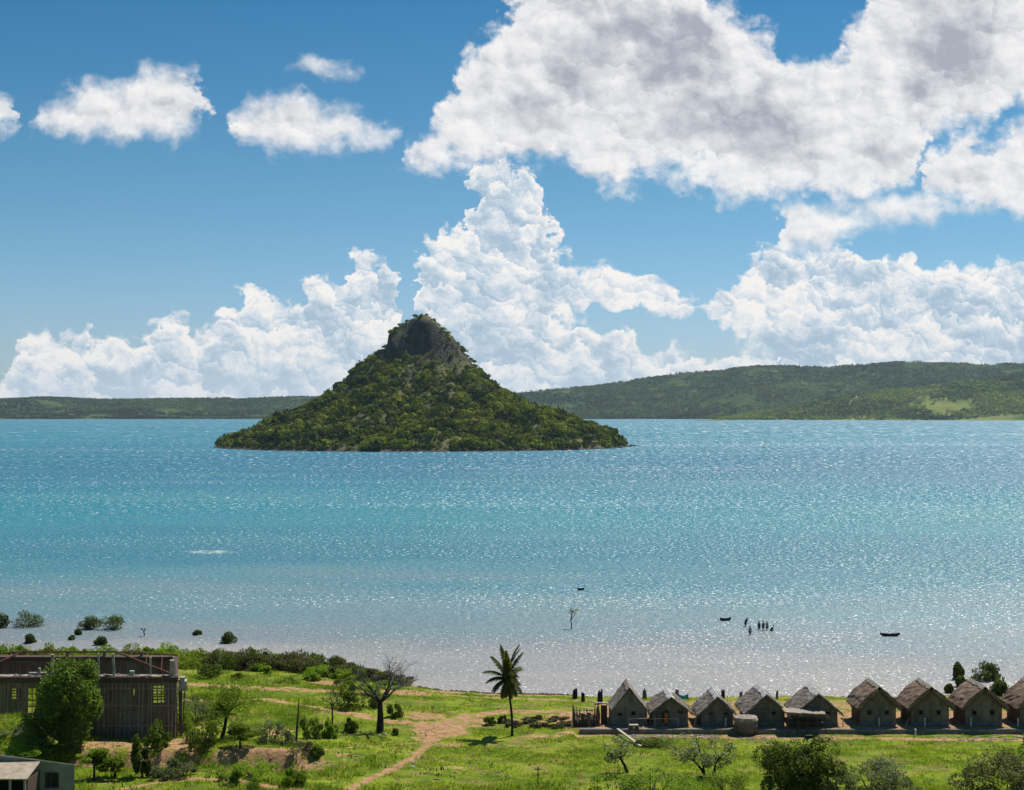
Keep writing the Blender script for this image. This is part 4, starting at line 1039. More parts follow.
# rail in front of the first two huts
t = empty('rail_fence', (fx(654, 148.3), 148.3, 1.5)); tag(t, 'thin rail on posts spanning the gap between the steep hut and the second hut', 'rail fence')
MB().bar((-2.75, 0, .92), (2.6, 0, .9), .06).build('rail', M['pale_timber'], t)
for x_ in (-2.7, 0.1, 2.55): MB().tube([(x_, 0, -.2), (x_, 0, .95)], .04, 6).build('post', M['pale_timber'], t)
a = P(617, 732); b_ = P(641, 748)
tag(MB().bar((0, 0, .12), (b_.x - a.x, b_.y - a.y, b_.z - a.z + .14), .28, .16).build('plank', M['pale_timber'], None, a), 'long pale plank lying on the grass below the steep grey hut', 'plank')
c = P(634, 733.5); t = empty('cart', c); tag(t, 'small pale handcart parked at the terrace edge by the steep grey hut', 'handcart')
MB().box(-.5, .45, -.25, .25, .35, .55).build('tray', M['pale_timber'], t)
for sx in (-.3, .3): MB().tube([(sx, -.32, .22), (sx, .32, .22)], .22, 12).build('wheel', M['timber'], t)
MB().bar((.4, 0, .45), (.9, 0, .2), .06).build('handle', M['timber'], t)

# ------------------------------------------------------------------ the concrete ruin
RX0, RX1, RY0, RY1 = -52.6, -32.3, 135.0, 147.0
ZB, ZT = 2.4, 8.85
t = empty('ruined_building', (-42.4, 135, 3)); tag(t, 'roofless unfinished two-storey concrete building with dark plank-marked walls', 'building ruin')
def loc(mb): mb.V = [(v[0] + 42.4 - max(0, v[1] - 135) * .235, v[1] - 135, v[2] - 3) for v in mb.V]; return mb
holes = [(fx(153.5, 135), fx(165, 135), 6.85, 8.5), (fx(133.5, 135), fx(138.5, 135), 7.55, 8.3), (fx(131, 135), fx(135.8, 135), 5.1, 5.75), (fx(12, 135), fx(22, 135), 7.2, 8.25), (fx(28, 135), fx(36, 135), 5.9, 8.25), (fx(-14, 135), fx(-6, 135), 7.2, 8.25), (fx(60, 135), fx(70, 135), 6.9, 8.3), (fx(88, 135), fx(100, 135), 6.9, 8.3)]
mb = MB().wall(RX0, RX1, RY0, RY0 + .25, ZB, ZT, holes); loc(mb).build('front_wall', M['plank'], t)
bh = [(RX0 + 1.2 + i * 3.1, RX0 + 3.4 + i * 3.1, 3.2, 7.4) for i in range(6)]
mb = MB().wall(RX0, RX1, RY1 - .25, RY1, 1.0, ZT + .1, bh)
loc(mb).build('back_wall', M['plank'], t)
mb = MB()
for y_ in (135.252, 138.0, 141.0, 144.0): mb.box(RX1 - .25, RX1 - .002, y_, min(y_ + 1.2, 146.74), 1.0, ZT)
mb.box(RX1 - .25, RX1 - .004, 136.46, 146.74, 1.0, 2.8)
loc(mb).build('side_wall', M['plank'], t)
mb = MB().box(RX0, RX0 + .25, 135.252, 146.74, 1.0, ZT); loc(mb).build('side_wall', M['plank'], t)
mb = MB(); mb.box(RX0, RX1 - .26, 135.26, 146.74, 2.9, 3.15); loc(mb).build('floor_slab', M['plinth'], t)
# ring beam and ledge
mb = MB(); mb.box(RX0 - .1, RX1 + .12, 134.8, 136.1, ZT + .003, 9.35); loc(mb).build('ring_beam', M['timber'], t)
mb = MB(); mb.box(RX0 - .05, RX1 + .1, 134.95, 136.0, 9.353, 9.42)
for k in range(46):
    mb.rock((rg.uniform(RX0, RX1), rg.uniform(135.0, 135.9), 9.45), rg.uniform(.06, .2), 1300 + k, .6)
loc(mb).build('ledge', M['ledge'], t)
mb = MB(); mb.box(RX0 - .1, RX1 + .1, 146.0, 147.1, 8.96, 9.35); mb.box(RX1 - .5, RX1 + .1, 136.11, 145.99, 8.86, 9.33); mb.box(RX0 - .08, RX0 + .5, 136.11, 145.99, 8.86, 9.33); loc(mb).build('ring_beam', M['timber'], t)
# columns standing on the ledge
for px_, top, D, wpx, tilt_ in ((53, 654.5, 135.6, 3.2, .12), (100, 654, 135.6, 2.2, 0), (115.5, 654, 135.6, 2.6, -.12), (152, 657, 135.6, 2.0, 0), (173, 660, 135.4, 4.2, 0), (177.5, 656.5, 135.9, 1.8, -.15), (74, 661, 135.5, 1.4, 0), (79, 663, 135.5, 1.6, 0)):
    x_ = fx(px_, D); zt_ = 35 - (top - HZ) * D / F; w_ = wpx / F * D
    mb = MB(); mb.bar((x_, D, 9.42), (x_ + tilt_, D, zt_), w_); loc(mb).build('column', M['concrete'], t)
for px_, D in ((40, 146.4), (93, 146.4), (130, 146.4), (167, 146.4)):
    x_ = fx(px_, D); mb = MB(); mb.bar((x_, D, 9.35), (x_, D, 9.9), .3); loc(mb).build('column', M['plinth'], t)
mb = MB(); mb.box(fx(131, 135.5), fx(135.5, 135.5), 135.3, 135.7, 9.42, 9.85); loc(mb).build('broken_block', M['concrete'], t)
mb = MB(); mb.box(fx(30, 135.5), fx(48, 135.5), 135.5, 135.8, 9.42, 9.68); mb.box(fx(39.5, 135.5), fx(41.5, 135.5), 135.5, 135.8, 9.681, 10.1); loc(mb).build('broken_block', M['concrete'], t)
mb = MB(); mb.box(fx(72, 135.5), fx(80, 135.5), 135.3, 135.7, 9.42, 9.75); loc(mb).build('broken_block', M['concrete'], t)
# hip roof frame
RZ = 10.75; ra = (fx(36, 141), 141, RZ); rb = (fx(130, 141), 141, RZ)
mb = MB(); mb.bar(ra, rb, .14)
for q1, q2 in ((ra, (RX0, 135.2, 9.4)), (ra, (RX0, 146.8, 9.4)), (rb, (RX1, 135.2, 9.4)), (rb, (RX1, 146.8, 9.4))): mb.bar(q1, q2, .13)
for k in range(1, 6):
    x_ = ra[0] + (rb[0] - ra[0]) * k / 6; mb.bar((x_, 141, RZ), (x_, 146.8, 9.4), .05)
for k in range(1, 4):
    u = k / 4
    mb.bar((rb[0] + (RX1 - rb[0]) * u, 141 - 5.8 * u, RZ - 1.35 * u), (rb[0] + (RX1 - rb[0]) * u, 141 + 5.8 * u, RZ - 1.35 * u), .05)
    mb.bar((ra[0] + (RX0 - ra[0]) * u, 141 - 5.8 * u, RZ - 1.35 * u), (ra[0] + (RX0 - ra[0]) * u, 141 + 5.8 * u, RZ - 1.35 * u), .05)
loc(mb).build('roof_frame', M['rust'], t)
for gi, h_ in enumerate((holes[0], holes[3], holes[4])):
    mb = MB(); nv_, nh_ = (3, 6) if gi == 0 else (2, 4)
    for k in range(1, nv_): mb.box(h_[0] + (h_[1] - h_[0]) * k / nv_ - .04, h_[0] + (h_[1] - h_[0]) * k / nv_ + .04, 135.1, 135.16, h_[2], h_[3])
    for k in range(1, nh_): mb.box(h_[0], h_[1], 135.161, 135.23, h_[2] + (h_[3] - h_[2]) * k / nh_ - .045, h_[2] + (h_[3] - h_[2]) * k / nh_ + .045)
    loc(mb).build('window_grille', M['rust'], t)
mb = MB().box(fx(118, 134.9), fx(144, 134.9), 134.93, 134.997, 4.2, 6.1); loc(mb).build('render_patch', M['plinth'], t)
# props and scaffold poles
for z_ in (6.55, 8.2, 4.6):
    mb = MB(); mb.box(fx(100, 135), RX1 - .1, 134.9, 134.99, z_, z_ + .12); loc(mb).build('waler_board', M['prop'], t)
for px_ in (4, 8, 18, 25, 40, 44, 52, 60, 66, 82, 90, 98, 104, 108, 112, 116, 120.5, 125, 129, 139, 143, 148, 151, 168, 172, 176):
    mb = MB(); x_ = fx(px_, 134.5); mb.tube([(x_ + rg.uniform(-.1, .1), 134.2 + rg.uniform(-.1, .2), 3.1), (x_, 134.7, ZT - .02)], .045, 5); loc(mb).build('prop', M['prop'], t)
mb = MB(); mb.box(RX1 + .14, RX1 + .95, 135.2, 136.4, 8.0, 8.9); mb.box(RX1 + .25, RX1 + .75, 135.3, 136.0, 8.9, 9.25); loc(mb).build('balcony_stub', M['concrete'], t)
for k in range(6):
    mb = MB(); mb.tube([(RX1 + .3 + rg.uniform(-.1, .2), 134.9 + k * .35, 2.6), (RX1 + .25 + rg.uniform(-.1, .6), 135.1 + k * .25, 8.0)], .055, 5); loc(mb).build('prop', M['timber'], t)
mb = MB()
for k in range(5): mb.bar((RX1 - .1, 134.7, 3.8 + k), (RX1 + .9, 134.9, 3.9 + k + rg.uniform(-.2, .2)), .07)
loc(mb).build('scaffold', M['timber'], t)

# ------------------------------------------------------------------ small house, bottom left
hx0, hx1, hy = -43.5, -33.75, 108.0
t = empty('small_house', (-38, 108, 4.3)); tag(t, 'grey plastered house with a sloping tin roof and a lean-to porch at bottom left', 'house')
def loc2(mb): mb.V = [(v[0] + 38 - max(0, v[1] - 108) * .315, v[1] - 108, v[2] - 4.3) for v in mb.V]; return mb
wz = lambda x_: 8.42 - (x_ - (-39.5)) * (.74 / 5.75)
w0 = (fx(46, 108), fx(58, 108), 6.0, 7.05)
mb = MB().wall(hx0, hx1, hy, hy + .2, 3.4, 7.5, [w0])
mb.add([(hx0, hy, 7.5), (hx1, hy, 7.5), (hx1, hy, wz(hx1)), (hx0, hy, wz(hx0)), (hx0, hy + .2, 7.5), (hx1, hy + .2, 7.5), (hx1, hy + .2, wz(hx1)), (hx0, hy + .2, wz(hx0))], [(0, 1, 2, 3), (7, 6, 5, 4), (3, 2, 6, 7), (1, 5, 6, 2)])
loc2(mb).build('wall', M['greyplaster'], t)
mb = MB().box(hx1 - .2, hx1 - .003, hy + .21, hy + 6, 3.4, 5.9); mb.box(hx0, hx1 - .22, hy + 5.8, hy + 6, 3.4, 5.9); loc2(mb).build('wall', M['greyplaster'], t)
mb = MB(); a_, b2 = hx0 - .2, hx1 + .08
mb.add([(a_, hy - .12, wz(a_) + .02), (b2, hy - .12, wz(b2) + .02), (b2, hy + 6.1, wz(b2) - 1.7), (a_, hy + 6.1, wz(a_) - 1.7), (a_, hy - .12, wz(a_) + .12), (b2, hy - .12, wz(b2) + .12), (b2, hy + 6.1, wz(b2) - 1.6), (a_, hy + 6.1, wz(a_) - 1.6)],
       [(0, 3, 2, 1), (4, 5, 6, 7), (0, 1, 5, 4), (1, 2, 6, 5), (2, 3, 7, 6), (3, 0, 4, 7)])
loc2(mb).build('roof', M['tin'], t)
f = MB(); a_, b2, c_, d_ = w0
f.box(a_ - .07, b2 + .07, hy - .05, hy - .004, d_, d_ + .08); f.box(a_ - .07, b2 + .07, hy - .05, hy - .004, c_ - .08, c_); f.box(a_ - .07, a_, hy - .05, hy - .004, c_, d_); f.box(b2, b2 + .07, hy - .05, hy - .004, c_, d_)
f.box((a_ * .55 + b2 * .45) - .03, (a_ * .55 + b2 * .45) + .03, hy + .02, hy + .06, c_, d_)
wo = loc2(f).build('window', M['timber'], t)
loc2(MB().box(a_, a_ + .35, hy + .09, hy + .12, c_, d_)).build('dark_infill', M['cloth_dark'], wo)
loc2(MB().box(hx0 + .2, hx1 - .25, hy + .8, hy + .85, 3.5, 7.4)).build('inner_wall', M['timber'], t)
px1 = fx(29.5, 105.5)
mb = MB(); mb.add([(hx0, 104.9, 7.35), (px1, 104.9, 7.35), (px1, 107.99, 7.95), (hx0, 107.99, 7.95), (hx0, 104.9, 7.44), (px1, 104.9, 7.44), (px1, 107.99, 8.04), (hx0, 107.99, 8.04)], [(0, 3, 2, 1), (4, 5, 6, 7), (0, 1, 5, 4), (1, 2, 6, 5), (2, 3, 7, 6), (3, 0, 4, 7)])
pr_ = loc2(mb).build('porch_roof', M['ochretin'], t)
for x_ in (px1 - .2, px1 - 1.3, px1 - 3.2): loc2(MB().box(x_ - .08, x_ + .08, 105.0, 105.16, 4.0, 7.38)).build('porch_post', M['greyplaster'], t)
loc2(MB().box(px1 - .1, px1 - .03, 105.2, 107.9, 4.0, 7.3)).build('porch_screen', M['timber'], t)
loc2(MB().box(hx0, px1 - 1.1, 107.9, 107.985, 4.0, 7.8)).build('doorway', M['black'], t)  # black sheet painted in for the gloom under the porch roof

# ------------------------------------------------------------------ trees and bushes near the camera
def tree_px(px, pyb, wpx, hpx, leafm, barkm, label, **kw):
    p = P(px, pyb); k = pxm(p); return tree(kw.pop('name', 'tree'), p, wpx / k, hpx / k, leafm, barkm, label, **kw)
tree_px(72, 748, 60, 82, M['leaf_dark'], M['bark'], 'big dense dark green tree standing in front of the ruined building', name='broadleaf_tree', trunk_h=.12, n=9500, leaf=.24, clumps=34, seed=3, tr=.22)
tree_px(142, 777, 18, 40, M['leaf_dark'], M['bark'], 'dark narrow conical bush below the ruined building', name='conical_bush', cat='bush', trunk_h=.05, n=2200, leaf=.2, clumps=14, seed=5)
tree_px(94, 781, 30, 30, M['leaf_bright'], M['bark'], 'small bright green flat-topped tree right of the small house', name='small_tree', trunk_h=.5, n=1500, leaf=.2, clumps=12, seed=6, tr=.1)
tree_px(115, 778, 28, 27, M['leaf_mid'], M['bark'], 'small round green tree left of the dark conical bush', name='small_tree', trunk_h=.35, n=1600, leaf=.2, clumps=12, seed=7)
tree_px(222, 739, 42, 54, M['leaf_mid'], M['bark_dark'], 'airy green tree with a dark leaning trunk on the bank right of the ruin', name='leaning_tree', trunk_h=.42, lean=.32, n=2600, leaf=.17, clumps=17, seed=8, tr=.17, twist=.5)
tree_px(240, 749, 30, 24, M['leaf_mid'], M['bark_dark'], 'low spreading green tree on the edge of the red bank', name='small_tree', trunk_h=.35, n=1700, leaf=.18, clumps=12, seed=9)
tree_px(627, 773, 26, 36, M['leaf_pale'], M['bark_dark'], 'small dry leaning tree below the half-built hut', name='dry_tree', trunk_h=.38, lean=-.75, n=620, leaf=.17, clumps=15, seed=10, tr=.13, shell=.3)
TR_ = tree_px(705, 776, 38, 37, M['leaf_pale'], M['bark_dark'], 'dry tree with a long branch leaning left, left one of the pair below the huts', name='dry_tree', trunk_h=.36, lean=-.8, n=720, leaf=.17, clumps=17, seed=11, tr=.12, shell=.3)
tree_px(714, 779, 36, 38, M['leaf_pale'], M['bark_dark'], 'upright dry tree with sparse pale leaves, right one of the pair below the huts', name='dry_tree', trunk_h=.36, lean=.1, n=780, leaf=.17, clumps=17, seed=12, tr=.12, shell=.3)
tree_px(785, 800, 54, 53, M['leaf_dark'], M['bark'], 'large dark green bush at the bottom edge, left half of a touching pair', name='large_bush', cat='bush', trunk_h=.05, n=6500, leaf=.19, clumps=34, seed=13, tr=.12)
tree_px(815, 800, 44, 54, M['leaf_dark'], M['bark'], 'large dark green bush at the bottom edge, right half of a touching pair', name='large_bush', cat='bush', trunk_h=.05, n=5600, leaf=.19, clumps=32, seed=14, tr=.12)
tree_px(870, 800, 62, 40, M['leaf_grey'], M['bark'], 'loose grey-green bush right of the dark pair at the bottom', name='large_bush', cat='bush', trunk_h=.08, n=3400, leaf=.17, clumps=34, seed=15, tr=.09, shell=.3)
tree_px(1003, 806, 78, 46, M['leaf_olive'], M['bark'], 'bush with small yellowish leaves in the bottom right corner', name='large_bush', cat='bush', trunk_h=.05, n=5200, leaf=.2, clumps=36, seed=16, tr=.12)
tree_px(1040, 800, 50, 62, M['leaf_mid'], M['bark'], 'taller green bush cut by the right edge above the yellowish one', name='large_bush', cat='bush', trunk_h=.05, n=3600, leaf=.2, clumps=26, seed=17, tr=.12)
tree_px(981, 774, 9, 11, M['leaf_dark'], M['bark'], 'tiny lone sapling on the grass below the last huts', name='sapling', trunk_h=.35, n=260, leaf=.14, clumps=7, seed=18, tr=.04)
for i, (px_, pb, w_, h_, km, lab) in enumerate([
    (203, 752, 33, 31, 'leaf_dark', 'round dark glossy bush on top of the bank right of the ruin'),
    (158, 750, 26, 27, 'leaf_dark', 'dark ragged bush against the foot of the ruin wall'),
    (166, 779, 26, 22, 'leaf_grey', 'dry grey-brown bush right of the dark conical bush'),
    (186, 777, 24, 17, 'leaf_grey', 'pale green bush above the curved dirt track'),
    (56, 765, 30, 17, 'leaf_mid', 'low leafy bush just above the small house'),
    (30, 752, 42, 14, 'leaf_mid', 'low spreading bush on the grass mound at left'),
    (15, 735, 26, 8, 'leaf_grey', 'thin scrubby patch on top of the grass mound'),
    (258, 783, 44, 25, 'leaf_bright', 'wide bright green bush under the red bank'),
    (228, 782, 22, 13, 'leaf_mid', 'low green bush left of the wide bright one'),
    (293, 786, 26, 21, 'leaf_mid', 'small green bush right of the wide bright one'),
    (195, 722, 34, 28, 'leaf_grey', 'tall loose green-grey bush behind the leaning tree'),
    (180, 733, 20, 24, 'leaf_mid', 'narrow green bush touching the ruin corner'),
    (270, 741, 30, 22, 'leaf_grey', 'thin dry bush left of the bare pole'),
    (284, 744, 20, 16, 'leaf_grey', 'small dry bush close to the bare pole'),
    (312, 739, 20, 22, 'leaf_dark', 'dark round bush left of the grey dead-crowned tree'),
    (329, 738, 16, 18, 'leaf_mid', 'green bush at the foot of the grey dead-crowned tree'),
    (352, 732, 14, 15, 'leaf_dark', 'small dark bush left of the baobab'),
    (348, 708, 26, 25, 'leaf_dark', 'round dark bush behind the grey dead-crowned tree'),
    (371, 706, 20, 17, 'leaf_dark', 'dark bush seen behind the left side of the baobab crown'),
    (394, 717, 13, 14, 'leaf_dark', 'small dark bush behind the baobab trunk'),
    (395.5, 735, 6, 7, 'leaf_dark', 'tiny dark bush on the grass right of the baobab foot'),
    (303, 752, 22, 12, 'leaf_grey', 'low grey-green plant below the bare pole'),
    (318, 756, 12, 13, 'leaf_dark', 'little dark plant on the slope below the bare pole'),
    (490, 725, 12, 9, 'leaf_dark', 'small dark bush left of the coconut palm'),
    (502, 723, 9, 8, 'leaf_brown', 'brownish small bush just left of the palm trunk'),
    (655, 747, 34, 10, 'leaf_dark', 'very dark low bush on the grass in front of the second hut'),
    (642, 746, 10, 7, 'leaf_olive', 'small thin bush left of the very dark low bush'),
    (618, 794, 48, 23, 'leaf_mid', 'leafy bush at the bottom edge under the leaning dry tree'),
    (650, 797, 64, 30, 'leaf_mid', 'leafy green bush at the bottom edge left of the pair of dry trees'),
    (690, 797, 54, 25, 'leaf_bright', 'bright leafy bush at the bottom edge under the pair of dry trees'),
    (727, 798, 52, 27, 'leaf_mid', 'leafy bush at the bottom edge between the dry trees and the dark bush pair'),
    (840, 803, 30, 32, 'leaf_grey', 'greyish bush touching the right side of the dark bush pair'),
    (905, 803, 34, 26, 'leaf_grey', 'thin grey-green bush at the right end of the bottom group'),
    (1010, 699, 4, 4, 'leaf_mid', 'tiny bush on the beach behind the last hut')]):
    shrub_px(px_, pb, w_, h_, km, lab, seed=i, dense=1300 if w_ > 24 else 750, leaf=.17 if km != 'leaf_grey' else .14)
# dry scrub patch right of the palm
for i in range(16):
    x_ = rnd.uniform(-.8, 6.0); y_ = rnd.uniform(147.5, 152.5)
    shrub(Vector((x_, y_, zs(x_, y_) - .05)), rnd.uniform(.9, 1.7), rnd.uniform(.35, .6), 'leaf_brown', 'low brown dry shrub in the scrub patch right of the coconut palm', group='dry shrubs beside the palm', name='dry_shrub', seed=i, var=i % 2, dense=500)

# shoreline thicket
G_ = 'shrubs crowded along the shore at left'
SEG = [(0, 'beyond the left edge'), (30, 'at the left edge'), (75, 'behind the left end of the ruin'), (120, 'behind the middle of the ruin'), (170, 'behind the right part of the ruin'), (215, "just past the ruin"), (260, 'above the leaning tree'),
       (300, 'above the bare pole'), (345, 'above the twig-ball tree'), (385, 'left of the baobab crown'), (9999, 'behind the baobab crown')]
i = 0
for row, (off, n_) in enumerate(((1.6, 58), (4.0, 54), (6.5, 30))):
    for k in range(n_):
        x_ = -80 + k * (67.0 / n_) + rnd.uniform(-.6, .6); y_ = float(shoreY(x_)) - off - rnd.uniform(-.7, .8)
        if row == 2 and x_ > -40 and rnd.random() < .6: continue
        taper = 1.0 if x_ < -24 else max(.5, 1 - (x_ + 24) / 17)
        h_ = rnd.uniform(2.2, 3.2) * taper * (1.0, .8, .5)[row]; w_ = rnd.uniform(2.2, 3.6) * (1 if row < 2 else .8)
        px_ = 512 + x_ / y_ * F
        if row == 2 or (px_ < 185 and rnd.random() < .75): km = rnd.choice(['leaf_bright', 'leaf_mid', 'leaf_mid'])
        elif px_ < 215: km = rnd.choice(['leaf_mid', 'leaf_olive', 'leaf_bright'])
        else: km = rnd.choice(['leaf_olive', 'leaf_olive', 'leaf_brown', 'leaf_dark'])
        if x_ > -19: km = rnd.choice(['leaf_brown', 'leaf_brown', 'leaf_olive', 'leaf_mid'] if row == 0 else ['leaf_mid', 'leaf_brown'])
        seg = [q_[1] for q_ in SEG if px_ < q_[0]][0]
        lab = '%s %s %s shrub %s %s' % ('tall' if h_ > 2.1 * (1, .8, .5)[row] + .35 else 'low', 'broad' if w_ > 2.8 else 'narrow', {'leaf_bright': 'yellow-green', 'leaf_mid': 'mid green', 'leaf_olive': 'olive', 'leaf_brown': 'brownish', 'leaf_dark': 'dark green'}[km],
                                   ("at the water's edge", 'in the middle row', 'on the meadow side')[row], seg)
        shrub(Vector((x_, y_, zs(x_, y_) - .1)), w_, h_, km, lab, group=G_, name='shore_shrub', cat='shrub', seed=i, var=i % 3, dense=1000, leaf=.2, cmp=rnd.random() < .5); i += 1
for px_, pb, w_, h_, km, lab in ((347, 683, 22, 13, 'leaf_bright', 'bright green bush below the dark shore thicket, left of the baobab'), (290, 683, 26, 8, 'leaf_bright', 'low bright bush on the meadow edge of the shore thicket'), (312, 680, 16, 9, 'leaf_mid', 'small green bush between the thicket and the red earth patch'),
                            (267, 674, 12, 9, 'leaf_bright', 'small bright bush tucked against the dark shore thicket'), (408, 684, 9, 7, 'leaf_bright', 'small bright bush at the right end of the shore thicket'), (210, 677, 24, 14, 'leaf_dark', 'dark bush just right of the ruin at the thicket edge'), (238, 679, 11, 6, 'leaf_dark', 'small dark bush on the meadow right of the ruin')):
    shrub_px(px_, pb, w_, h_, km, lab, seed=int(px_), dense=900)

# mangroves standing in the water
G_ = 'mangroves standing in the shallows'
for i, (px_, pb, w_, h_, lab) in enumerate([
    (-1, 628, 18, 15, 'mangrove in the water cut by the left edge'), (27, 627, 31, 17, 'wide dark mangrove bush in the water at far left'), (89, 629, 22, 14, 'left one of two touching mangroves off the left shore'),
    (113, 629, 27, 16, 'right one of two touching mangroves off the left shore'), (30, 643, 12, 11, 'small mangrove in the water under the wide far-left one'), (78, 635, 7, 7, 'tiny mangrove below the two touching ones'),
    (72, 640, 6, 5, 'tiniest mangrove sprig near the left shore'), (101, 645, 14, 9, 'small mangrove close to shore in front of the two touching ones'), (197, 635, 9, 6, 'small low mangrove above the ruin right end'),
    (228, 643, 15, 12, 'lone rounded mangrove off the shore right of the ruin'), (985, 680, 30, 19, 'largest mangrove in the water behind the last huts'), (1000, 699, 18, 22, 'green mangrove at the beach right of the third thick-roofed hut'),
    (958, 679, 12, 17, 'slim upright mangrove left of the large one behind the huts'), (961, 687, 12, 11, 'small mangrove below the slim upright one'), (949, 693, 8, 10, 'little mangrove nearest the beach left of the third thick-roofed hut')]):
    shrub_px(px_, pb, w_ * .88, h_ * .95, 'mangrove', lab, z=-.05 if px_ != 1000 else .2, name='mangrove', cat='mangrove', group=G_, seed=i + 3, dense=1100, leaf=.2, nom='stem', cmp=True)
def sparse_tree(px, pb, wpx, hpx, label, seed, z=0.0, bark='bark_dark', leafm='leaf_olive', name='mangrove_tree', cat='tree', nl=120, forks=6):
    p = P(px, pb, z); k = pxm(p); h_ = hpx / k; w_ = wpx / k; rng = random.Random(seed)
    root = empty(name, p); tag(root, label, cat); mb = MB(); tips = []
    mb.tube([(0, 0, -.4), (.04 * w_, 0, h_ * .25), (-.03 * w_, 0, h_ * .42)], [.12, .09, .07], 6)
    for i in range(forks):
        a = rng.uniform(0, 6.28); t_ = Vector((math.cos(a) * w_ * .45 * rng.uniform(.5, 1), math.sin(a) * w_ * .3, h_ * rng.uniform(.7, 1)))
        mb.tube([(-.03 * w_, 0, h_ * .4), (t_.x * .45, t_.y * .5, h_ * .6), t_], [.06, .04, .015], 5); tips.append(t_)
    mb.build('trunk', M[bark], root)
    C_ = np.concatenate([np.array(t_) + NR.normal(0, 1, (nl // forks, 3)) * np.array([w_ * .09, w_ * .09, h_ * .05]) for t_ in tips[:max(3, forks - 2)]])
    V_, F_ = leaf_quads(C_, .22, .3); link_mesh('crown', np_mesh('crown', V_, F_), M[leafm], root)
    return root
sparse_tree(571, 629, 16, 21, 'lone thin mangrove tree standing in open water near the middle', 4, nl=150)
sparse_tree(144, 636, 9, 9, 'bare twiggy mangrove in the water above the ruin', 9, nl=60)

# bare trees
def bare_tree(pos, h, w, r0, label, name, seed, barkm, twigm, levels=4, first=.32, nb=5, cat='tree', hang=.0, thin=1.0):
    rng = random.Random(seed); root = empty(name, pos); tag(root, label, cat)
    tr_ = MB(); tw = MB()
    th_ = h * first
    tr_.tube([(0, 0, -.3), (0, 0, .15), (.05, 0, th_ * .5), (0, 0, th_)], [r0 * 1.5, r0 * 1.2, r0 * .95, r0 * .7], 10)
    def grow(p, d, L, r, lev):
        q1 = p + d * L * .5 + Vector((rng.uniform(-.1, .1), rng.uniform(-.1, .1), rng.uniform(-.05, .08))) * L
        e = q1 + (d + Vector((rng.uniform(-.25, .25), rng.uniform(-.25, .25), rng.uniform(-.1, .1)))).normalized() * L * .55
        (tr_ if lev < 2 else tw).tube([p, q1, e], [r, r * .75, r * .5], 6 if lev < 2 else 3, False)
        if lev >= levels: return
        for k in range(3 if lev < 2 else rng.choice((3, 4))):
            a = rng.uniform(0, 6.28); sp = rng.uniform(.5, 1.0)
            nd = (d + Vector((math.cos(a) * sp * 1.1, math.sin(a) * sp * .9, math.sin(a * 2) * .4 * sp - hang * lev))).normalized()
            o0 = q1 if rng.random() < .4 else e
            grow(o0, nd, L * rng.uniform(.55, .78), r * .5, lev + 1)
    for k in range(nb):
        a = 2 * math.pi * k / nb + rng.uniform(-.3, .3); sx = w * .5
        d = Vector((math.cos(a) * .85, math.sin(a) * .6, rng.uniform(.45, .95))).normalized()
        grow(Vector((0, 0, th_ * rng.uniform(.8, 1))), d, (h - th_) * .42 * rng.uniform(.8, 1.1), r0 * .5, 1)
    tr_.build('trunk', barkm, root); tw.build('twigs', twigm, root)
    return root
p = P(380, 733); bare_tree(p, 7.6, 7, .34, 'bare baobab-like tree with a thick dark trunk on the meadow', 'baobab', 5, M['bark_dark'], M['bark_grey'], levels=5, first=.42, nb=6)
p = P(332, 732); bare_tree(p, 4.7, 3, .09, 'thin grey tree with a ball of bare twigs left of the baobab', 'dead_tree', 8, M['bark'], M['bark_grey'], levels=5, first=.62, nb=6)
p = P(296, 743); mb = MB(); mb.tube([(0, 0, -.2), (.1, 0, 1.5), (.22, 0, 2.9), (.25, 0, 4.2)], [.13, .11, .07, .03], 7)
for a_, z_ in ((1, 2.6), (3, 3.1), (5, 3.5)): mb.tube([(.2, 0, z_), (.2 + .5 * math.cos(a_), .2 * math.sin(a_), z_ + .35)], [.03, .01], 4)
tag(mb.build('bare_pole', M['bark'], None, p), 'leafless pole-like dead trunk standing on the slope', 'dead trunk')
p = P(384, 735); tag(MB().rock((0, 0, .05), .32, 3, .6, 2).build('boulder', M['stone'], None, p), 'pale stone at the foot of the baobab trunk', 'stone')
# bare upright stem beside the pair of dry trees
p = P(703, 777); mb = MB(); mb.tube([(0, 0, 0), (-.3, 0, 1.6), (-.75, 0, 3.2), (-.8, 0, 3.9)], [.11, .08, .05, .02], 6)
mb.build('bare_limb', M['bark_dark'], TR_)

